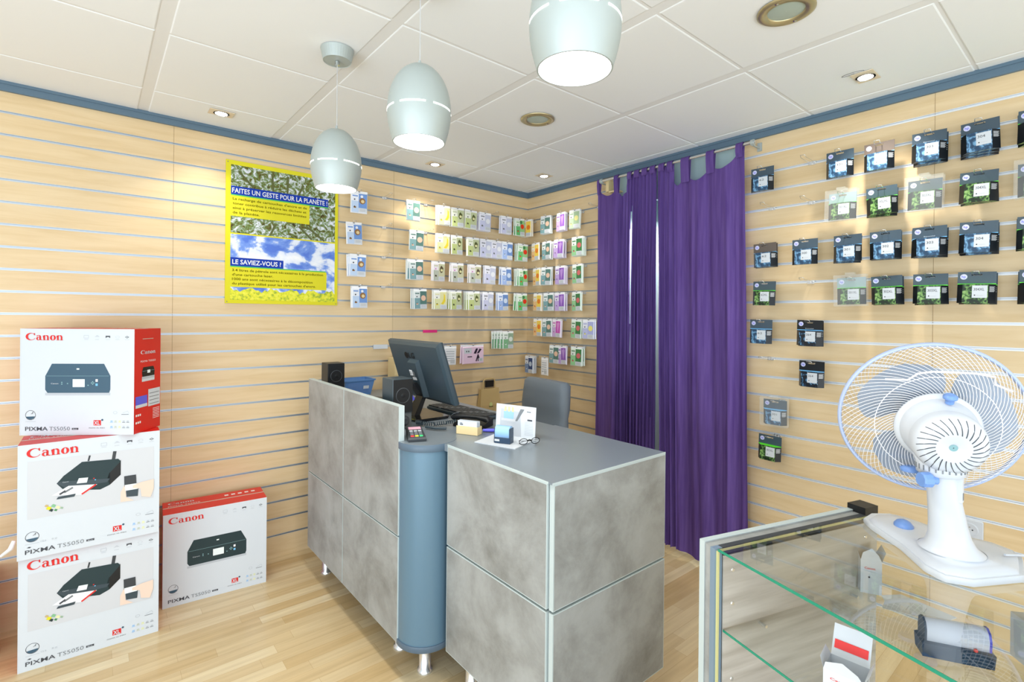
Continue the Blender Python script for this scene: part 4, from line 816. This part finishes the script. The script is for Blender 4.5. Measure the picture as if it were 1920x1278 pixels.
    m_.loft([[(cx_+r1*cos(a), cy_+r2*sin(a), z_) for a in [2*pi*i/32 for i in range(32)]] for cx_, cy_, r1, r2, z_ in ((nb.x, nb.y, .036, .036, nb.z-.030), (nb.x, nb.y, .043, .043, nb.z-.026), (nb.x, nb.y, .044, .044, nb.z-.004), (nb.x+.01, nb.y+.004, .048, .050, nb.z+.012), (hb.x+.012, hb.y+.004, .040, .050, hb.z))], 'white_plastic')
    for k in range(24): 
        a = 2*pi*k/24; m_.box((.0425, -.0012, nb.z-.018), (.0447, .0012, nb.z-.007), 'mid_grey', T3(nb.x, nb.y, 0) @ rotz(a))
    m_.build('neck_block', t)
    m_ = MB(); kx = nb+V((-.040, .010, -.036)); Tk = T3(*kx) @ rotz(R_(138)) @ Mx.Rotation(pi/2, 4, 'Y')
    m_.lathe([(.010, -.012), (.010, 0), (.0165, .002), (.0165, .018), (.014, .021)], 'blue_plastic', 10, Tk, True, False); m_.build('tilt_knob', t)
    m_ = MB(); m_.lathe([(.012, 0), (.02, .004), (.018, .012)], 'blue_plastic', 14, T3(nb.x+.028, nb.y+.06, nb.z-.03) @ Mx.Rotation(pi, 4, 'X')); m_.build('lower_clip', t)
    # column
    rings = []; H2 = nb.z-.022; n_ = 32
    prof = [(0.060, .030), (.046, .042), (.038, .062), (.034, .09), (.031, .13), (.028, .18), (.026, H2)]
    for r, z in prof:
        q = min(1, max(0, (z-.03)/(H2-.03))); cx_, cy_ = nb.x*q, nb.y*q
        rings.append([(cx_+r*cos(2*pi*i/n_), cy_+r*sin(2*pi*i/n_), z) for i in range(n_)])
    m_ = MB(); m_.loft(rings, 'white_plastic', None, False); m_.box((-.005+nb.x*.9, -.036+nb.y*.9, H2-.06), (.008+nb.x*.9, -.026+nb.y*.9, H2), 'white_plastic'); m_.box((-.004+nb.x*.9, -.0365+nb.y*.9, H2-.055), (.006+nb.x*.9, -.036+nb.y*.9, H2-.04), 'mid_grey'); m_.build('column', t)
    # foot
    out = [(-1.443, -2.962), (-1.42, -3.005), (-1.31, -3.068), (-1.20, -3.055), (-1.165, -3.035), (-1.150, -3.0), (-1.16, -2.92), (-1.13, -2.84), (-1.118, -2.795), (-1.16, -2.757), (-1.225, -2.755), (-1.33, -2.86), (-1.42, -2.925)]
    out = [(x-base.x, y-base.y) for x, y in out]
    # resample by angle into n rays
    N_ = 64; P2 = []
    for i in range(N_):
        a = 2*pi*i/N_; dx, dy = cos(a), sin(a); best = 0
        for k in range(len(out)):
            (x1, y1), (x2, y2) = out[k], out[(k+1) % len(out)]; den = dx*(y2-y1)-dy*(x2-x1)
            if abs(den) < 1e-9: continue
            tt = (x1*(y2-y1)-y1*(x2-x1))/den; uu = (x1*dy-y1*dx)/den
            if tt > 0 and 0 <= uu <= 1: best = max(best, tt)
        P2.append((dx*best, dy*best))
    def rg(k, z, blend=0, r=.06): return [((x*k)*(1-blend)+r*cos(2*pi*i/N_)*blend, (y*k)*(1-blend)+r*sin(2*pi*i/N_)*blend, z) for i, (x, y) in enumerate(P2)]
    m_ = MB(); m_.loft([rg(.99, 0), rg(1.0, .004), rg(1.0, .011), rg(.985, .014)], 'white_plastic', None, True); m_.loft([rg(.93, .0135), rg(.90, .020), rg(.72, .025), rg(.5, .028, .5), rg(.4, .031, 1)], 'white_plastic', None, False); m_.build('foot', t)
    m_ = MB(); m_.lathe([(.024, 0), (.023, .008), (.017, .015), (.008, .019), (.001, .02)], 'blue_plastic', 28, T3(.085, .105, .0225) @ rotz(.5) @ Mx.Diagonal((1.15, .85, 1, 1)), False); m_.build('speed_dial', t)
    # mains lead
    m_ = MB(); m_.tube([(.06, -.08, .03), (.12, -.11, .022), (.19, -.12, .015), (.26, -.16, .006)], .0025, 'white_plastic', 8); m_.build('power_cord', t)
fan()
# ---------------------------------------------------------------- ink packs
def slat_groove(z): return min(GR, key=lambda g: abs(g-z))
ORD = ['first', 'second', 'third', 'fourth', 'fifth', 'sixth', 'seventh', 'eighth', 'ninth', 'tenth', 'eleventh', 'twelfth', 'thirteenth']
ROW = ['top', 'second', 'third', 'fourth', 'fifth', 'sixth', 'seventh', 'eighth', 'ninth']
_hp = {}
def hp_mesh(kind, num, w_=.115, h_=.125):
    """carton hung from a header card; local origin at the top centre of the header, front looks to -y"""
    k = (kind, num)
    if k in _hp: return _hp[k]
    m_ = MB(); hh = h_*.40; hx = w_/2
    head = {'B': 'hp_head', 'G': 'hp_head', 'P': 'hp_pale' if num == '301XL' else 'hp_head', 'K': 'hp_head_brown', 'D': 'hp_dark'}[kind]
    art = {'B': 'drops_blue', 'G': 'fruit_green', 'P': 'fruit_green', 'K': 'drops_blue', 'D': 'drops_dark'}[kind]
    if num in ('364', '62') and kind == 'B': head = 'hp_dark' if num == '364' else head; art = 'drops_dark' if num == '364' else art
    stripe = 'stripe_green' if kind in 'GP' else 'stripe_blue'
    sx, s0, s1 = .016, .008, .015     # hanging slot
    m_.box((-hx, -.001, -s0), (hx, .001, 0), head); m_.box((-hx, -.001, -s1), (-sx, .001, -s0), head); m_.box((sx, -.001, -s1), (hx, .001, -s0), head); m_.box((-hx, -.001, -hh), (hx, .001, -s1), head)
    a, dp = hx*.66, .026; T = T3(0, 0, 0)
    top = [(-hx, 0), (-a, -dp), (a, -dp), (hx, 0)]
    vs_ = [(x, y, -hh) for x, y in top]+[(x, y, -h_) for x, y in top]
    m_.add(vs_, [(4, 5, 1, 0)], 'hp_dark'); m_.add(vs_, [(5, 6, 2, 1)], art); m_.add(vs_, [(6, 7, 3, 2)], 'hp_dark'); m_.add(vs_, [(0, 1, 2, 3)], stripe if kind != 'K' else 'hp_pale'); m_.add(vs_, [(7, 6, 5, 4)], art); m_.add(vs_, [(0, 3, 7, 4)], head)
    F = Face(m_, (-hx, -.001, -h_), (1, 0, 0), (0, 0, 1), w_, h_, .0004)
    F.disc(.16, .845, .095, 'lilac_logo', 1, 24); F.text('hp', .105, .815, w=.11, ch=.075, mt='violet_blue', bold=.01, k=2, skew=.0)
    F.rect(.0, .60, 1, .625, stripe, 1)
    G = Face(m_, (-a, -dp, -h_), (1, 0, 0), (0, 0, 1), 2*a, h_*.6, .0004)
    G.rect(.38, .28, .97, .93, 'white_card', 1); G.text(num, .44, .66, w=.3 if len(num) < 4 else .42, ch=.14, mt='text_dark', k=2); G.disc(.49, .42, .03, 'text_black', 2, 10); G.rect(.56, .40, .82, .43, 'light_grey', 2)
    D = Face(m_, (a, -dp, -h_), (hx-a, dp, 0), (0, 0, 1), sqrt((hx-a)**2+dp*dp), h_*.6, .0004)
    for i in range(6): D.rect(.15, .6+.05*i, .75+.1*(i % 2), .625+.05*i, 'light_grey', 1)
    if num == '303' or kind == 'D': F.text('Instant Ink' if False else 'Essential', .34, .655, w=.32, ch=.035, mt='white_card', k=2)
    o = m_.build('ink_cartridge_pack'); me = o.data; bpy.data.objects.remove(o); _hp[k] = me; return me
_cs = None
def case_mesh():
    global _cs
    if _cs is None:
        m_ = MB(); m_.box((-.065, -.031, -.133), (.065, .003, .012), 'clear_case'); m_.box((-.018, -.031, .012), (.018, .003, .022), 'clear_case'); o = m_.build('security_case'); _cs = o.data; bpy.data.objects.remove(o)
    return _cs
_pk = {}
def pouch_mesh(kind, w_=.105, h_=.14):
    k = (kind, w_)
    if k in _pk: return _pk[k]
    p = 'pk_'+kind+'_'; m_ = MB(); hx = w_/2; y = -.003
    m_.box((-hx, -.001, -.012), (hx, .001, 0), 'pk_white_a'); m_.box((-.006, -.0012, -.007), (.006, .0012, -.002), 'dark_grey')
    m_.loft([[(-hx, -.0015, -h_), (hx, -.0015, -h_), (hx, -.0015, -.012), (-hx, -.0015, -.012)], [(-hx+.004, -.006, -h_+.005), (hx-.004, -.006, -h_+.005), (hx-.004, -.006, -.017), (-hx+.004, -.006, -.017)]], p+'a', None, True, False)
    m_.box((-hx, -.0015, -h_), (hx, .0015, -.012), p+'a')
    F = Face(m_, (-hx+.004, -.006, -h_+.005), (1, 0, 0), (0, 0, 1), w_-.008, h_-.022, .0004)
    if kind == 'camera':
        F.rect(0, 0, 1, 1, p+'b', 1); F.rect(.04, .62, .4, .95, 'white_card', 2); F.disc(.16, .75, .03, 'text_dark', 3, 8); F.disc(.26, .75, .03, 'text_dark', 3, 8)
        F.poly([(.5, .6), (.62, .58), (.72, .9), (.62, .92)], p+'d', 3); F.poly([(.66, .6), (.76, .6), (.9, .85), (.8, .9)], p+'d', 3); F.line([(.72, .5), (.62, .1)], .01, p+'d', 3); F.line([(.72, .5), (.82, .12)], .01, p+'d', 3); F.line([(.72, .55), (.72, .1)], .008, p+'d', 3); F.rect(.2, .38, .42, .44, p+'d', 3)
        F.rect(.76, .08, .96, .3, 'white_card', 4); F.rect(.8, .12, .92, .26, 'pale_print', 5)
    elif kind == 'white':
        for i in range(5): F.rect(.1, .2+.14*i, .85, .25+.14*i, 'pale_print', 1)
        F.rect(.5, .06, .9, .3, 'light_grey', 2); F.disc(.2, .2, .05, 'text_dark', 2, 8)
    else:
        F.rect(0, 0, .46, .60, p+'b', 1); F.rect(.46, .22, 1, 1, p+'c', 1)
        F.rect(.06, .84, .40, .90, 'mid_grey' if kind in ('lilac', 'white') else p+'c', 2); F.disc(.2, .68, .05, {'rose': 'pk_magenta_c', 'orange': 'orange_pr'}.get(kind, 'text_dark'), 2, 10); F.disc(.2, .30, .045, 'text_dark', 2, 8); F.rect(.14, .22, .3, .30, p+'d' if kind not in ('lilac',) else 'mid_grey', 2)
        if kind in ('lemon',): F.poly([(.52, .3), (.72, .26), (.9, .45), (.88, .8), (.78, .92), (.76, .6), (.66, .42)], p+'d', 2)
        elif kind in ('lime', 'rose'): F.poly([(.55, .6), (.65, .45), (.8, .5), (.88, .75), (.7, .9), (.6, .8)], p+'d', 2); F.disc(.72, .62, .1, 'pk_lemon_c', 3, 12)
        elif kind == 'sky': F.disc(.7, .62, .2, p+'d', 2, 16); F.disc(.72, .6, .11, 'kraft_card', 3, 12); F.disc(.66, .86, .09, 'pk_sky_a', 3, 12)
        elif kind in ('violet', 'magenta'): F.poly([(.55, .85), (.72, .25), (.9, .85), (.8, .95)], p+'d', 2)
        else: F.disc(.73, .60, .2, p+'d', 2, 16)
        if kind == 'tomato': F.disc(.6, .88, .14, 'pk_berry_c', 1.5, 10)
        F.rect(.46, .02, .98, .24, 'white_card', 4); F.rect(.55, .06, .9, .2, 'light_grey', 5)
    o = m_.build('ink_pouch'); _pk[k] = o.data; bpy.data.objects.remove(o); return _pk[k]
_hk = {}
def hook_mesh(L_, up_=.012):
    if L_ in _hk: return _hk[L_]
    m_ = MB(); m_.box((-.016, -.004, -.012), (.016, -.001, .006), 'steel'); m_.box((-.012, -.0045, -.009), (-.003, -.004, .003), 'light_grey'); m_.box((.003, -.0045, -.009), (.012, -.004, .003), 'light_grey')
    m_.tube([(-.011, -.003, 0), (-.011, -L_+.012, .003), (-.010, -L_, up_), (.010, -L_, up_), (.011, -L_+.012, .003), (.011, -.003, 0)], .0014, 'steel', 6)
    o = m_.build('display_hook'); _hk[L_] = o.data; bpy.data.objects.remove(o); return _hk[L_]
def link(me, name, label, cat, group, loc, rz, tilt=0, yaw=0):
    o = bpy.data.objects.new(name, me); C.objects.link(o); o.location = loc; o.rotation_euler = (0, tilt, rz+yaw) if rz == 0 else (0, tilt, rz+yaw); return tag(o, label, cat, group)
def ord_from(n): return ORD[n]
# right wall, cartons: (kind, number, count, y, z_top, tilt_degrees), rows from top, left to right
HP = [
 [('B', '62', 1, -1.968), ('B', '301', 1, -2.328), ('K', '300', 1, -2.483), ('B', '303', 3, -2.660), ('B', '304', 3, -2.818), ('G', '304XL', 2, -2.985)],
 [('P', '301XL', 1, -2.342), ('G', '302XL', 2, -2.493), ('P', '303XL', 1, -2.648), ('G', '304XL', 2, -2.818), ('P', '304XL', 1, -2.985)],
 [('K', '62', 2, -1.984), ('B', '300', 1, -2.179), ('B', '301', 2, -2.363), ('B', '302', 2, -2.509), ('B', '303', 3, -2.664), ('B', '304', 3, -2.819), ('G', '304XL', 2, -2.985)],
 [('G', '62XL', 1, -1.985), ('P', '301XL', 1, -2.380), ('G', '302XL', 2, -2.515), ('G', '303XL', 2, -2.669), ('G', '304XL', 2, -2.815), ('G', '304XL', 2, -2.992)],
 [('B', '62', 1, -1.970), ('D', '364', 2, -2.205)],
 [('B', '364', 1, -2.216)], [('P', '301', 1, -2.045)], [('G', '301XL', 1, -2.022)]]
HPZ = [2.2302, 2.0302, 1.8302, 1.6302, 1.4302, 1.2302, 1.0302-.012, .8302]
HD = {'B': 'blue-grey', 'K': 'brown-grey', 'P': 'plastic-cased', 'G': 'green fruit', 'D': 'black-blue'}
rnd = random.Random(11)
RZ = -pi/2
for r, row in enumerate(HP):
    for c_, (kind, num, cnt, y) in enumerate(row):
        zt = HPZ[r]+.004; kk = 'B' if (kind == 'P' and num == '301') else kind
        where = ('alone in %s row' % ROW[r]) if len(row) == 1 else ('%s from left, %s row' % (ORD[c_], ROW[r]))
        for q in range(cnt):
            me = hp_mesh(kk, num) if not (kind == 'P') else hp_mesh(kk if num == '301' else 'P', num)
            off = .085-q*.030
            lb = '%s %s carton, %s%s, right of curtain' % (HD[kind], num, ('' if cnt == 1 else ('front of stack, ' if q == 0 else ('second in stack, ' if q == 1 else 'rearmost in stack, '))), where)
            o = link(me, 'ink_cartridge_pack', lb, 'cartridge pack', 'dark cartridge cartons right of the curtain', (-off, y+rnd.uniform(-.004, .004)*(q > 0)+.004*q, zt-.006*q*rnd.random()), RZ, 0, rnd.uniform(-.05, .05))
            o.rotation_euler[1] = rnd.uniform(-.035, .035) if num != '300' else .0
            if kind == 'P': cs = bpy.data.objects.new('security_case', case_mesh()); C.objects.link(cs); cs.parent = o
        hk = link(hook_mesh(.125), 'display_hook', 'wire hook of %s carton, %s, right of curtain' % (num, where), 'hook', 'wire display hooks', (0, y, zt-.012), RZ)
for (y, z, lb) in ((-2.178, 2.2302, 'empty wire hook in the top row right of the curtain'), (-1.985, 2.0302, 'empty wire hook first from the curtain in the second row'), (-2.178, 2.0302, 'empty wire hook second from the curtain in the second row'), (-2.178, 1.6302, 'empty wire hook left of the cased carton in the fourth row'), (-1.985, 1.2302, 'empty wire hook below the fifth-row carton nearest the curtain')):
    link(hook_mesh(.125), 'display_hook', lb, 'hook', 'wire display hooks', (0, y, z), RZ)
m_ = None
# pouches: left wall rows (x) and right wall left of the curtain (y)
LW = [
 [('sky', 1, -1.503), ('teal', 1, -1.117), ('lemon', 2, -.878), ('lime', 2, -.760), ('lime', 2, -.638), ('lilac', 3, -.505), ('lilac', 2, -.300), ('tomato', 2, -.165)],
 [('sky', 1, -1.534), ('teal', 1, -1.089), ('lemon', 2, -.875), ('lime', 1, -.767), ('lime', 2, -.615), ('lilac', 3, -.500), ('lilac', 3, -.395), ('blue', 2, -.290), ('tomato', 3, -.130)],
 [('sky', 3, -1.505), ('teal', 3, -1.095), ('rose', 2, -.910), ('rose', 2, -.756), ('rose', 2, -.597), ('lilac', 2, -.455), ('blue', 2, -.300), ('tomato', 4, -.125)],
 [('sky', 2, -1.492), ('teal', 3, -1.058), ('lemon', 2, -.900), ('lime', 3, -.765), ('lime', 4, -.610), ('lilac', 3, -.470), ('blue', 2, -.330), ('tomato', 3, -.130)],
 [('leaf', 5, -.275)], [('white', 1, -.806), ('camera', 2, -.611)]]
LZ = [2.2302, 2.0302, 1.8302, 1.6302, 1.3302, 1.2302]
RW = [
 [('orange', 2, -.092), ('teal', 3, -.310), ('violet', 3, -.480), ('mint', 2, -.620)],
 [('orange', 1, -.196), ('teal', 3, -.325), ('violet', 4, -.455), ('berry', 4, -.650)],
 [('orange', 2, -.213), ('teal', 2, -.329), ('violet', 4, -.472), ('berry', 2, -.652)],
 [('orange', 3, -.228), ('teal', 2, -.350), ('violet', 4, -.472), ('berry', 2, -.645)],
 [('orange', 1, -.230), ('teal', 2, -.335), ('magenta', 2, -.447), ('berry', 2, -.650), ('bluelemon', 2, -.768)],
 [('teal', 3, -.425), ('violet', 2, -.500), ('berry', 3, -.650)], [('navy', 4, -.135), ('white', 1, -.318)]]
RZs = [2.2302, 2.0302, 1.8302, 1.6302, 1.4302, 1.2302, 1.1302]
LD = {'sky': 'pale blue', 'teal': 'teal', 'lemon': 'yellow banana', 'lime': 'yellow-green', 'lilac': 'pale lilac', 'tomato': 'green-and-red', 'blue': 'light blue', 'rose': 'pink-dotted', 'leaf': 'green-white',
      'orange': 'orange', 'violet': 'violet', 'magenta': 'magenta', 'mint': 'mint green', 'berry': 'green berry', 'navy': 'navy blue', 'white': 'plain white', 'bluelemon': 'lilac-and-yellow', 'camera': 'wide pink'}
BK = ['front', 'second', 'third', 'fourth', 'rearmost']
def pouches(rows, zs, wall, wname):
    for r, row in enumerate(rows):
        for c_, (kind, cnt, s) in enumerate(row):
            zt = zs[r]-.008; W_ = .2 if kind == 'camera' else (.075 if (kind, s) == ('white', -.318) else .105)
            where = '%s from left, %s row, %s' % (ORD[c_], ROW[r], wname)
            sway = rnd.uniform(-.12, .12) if wall == 'L' else rnd.uniform(-.15, .1)
            for q in range(cnt):
                off = .088-q*.0155; dx = (-.004 if kind != 'leaf' else -.016)*q+rnd.uniform(-.003, .003)
                lb = '%s ink pouch, %s%s' % (LD[kind], '' if cnt == 1 else BK[q]+' in stack, ', where)
                if kind == 'camera': lb = lb.replace('ink pouch', 'pack')
                me = pouch_mesh(kind, W_)
                loc = (s+dx, -off, zt) if wall == 'L' else (-off, s-dx, zt)
                o = link(me, 'ink_pouch' if kind != 'camera' else 'accessory_pack', lb, 'ink pouch' if kind != 'camera' else 'accessory pack', 'hanging ink pouches around the corner', loc, 0 if wall == 'L' else RZ, 0, sway+rnd.uniform(-.04, .04))
                o.rotation_euler[1] = rnd.uniform(-.045, .045)
            link(hook_mesh(.105), 'display_hook', 'wire hook of the %s stack, %s' % (LD[kind], where), 'hook', 'wire display hooks', (s, 0, zt-.004) if wall == 'L' else (0, s, zt-.004), 0 if wall == 'L' else RZ)
pouches(LW, LZ, 'L', 'left wall'); pouches(RW, RZs, 'R', 'between corner and curtain')
for i, z in enumerate((2.2302, 2.0302, 1.8302, 1.6302)):
    link(hook_mesh(.105), 'display_hook', 'empty wire hook right of the poster, %s from the top' % ORD[i], 'hook', 'wire display hooks', (-1.29, 0, z), 0)
for x, z, lb in ((-.975, 2.2302, 'empty wire hook in the top row left of the banana pouches'), (-.975, 2.0302, 'empty wire hook in the second row left of the banana pouches'), (-.675, 1.8302, 'empty wire hook between pink-dotted pouches in the third row'), (-.40, 2.2302, 'empty wire hook between lilac pouches in the top row')):
    link(hook_mesh(.105), 'display_hook', lb, 'hook', 'wire display hooks', (x, 0, z), 0)
link(hook_mesh(.105), 'display_hook', 'empty wire hook in the top row beside the left curtain', 'hook', 'wire display hooks', (0, -.775, 2.2302), RZ)
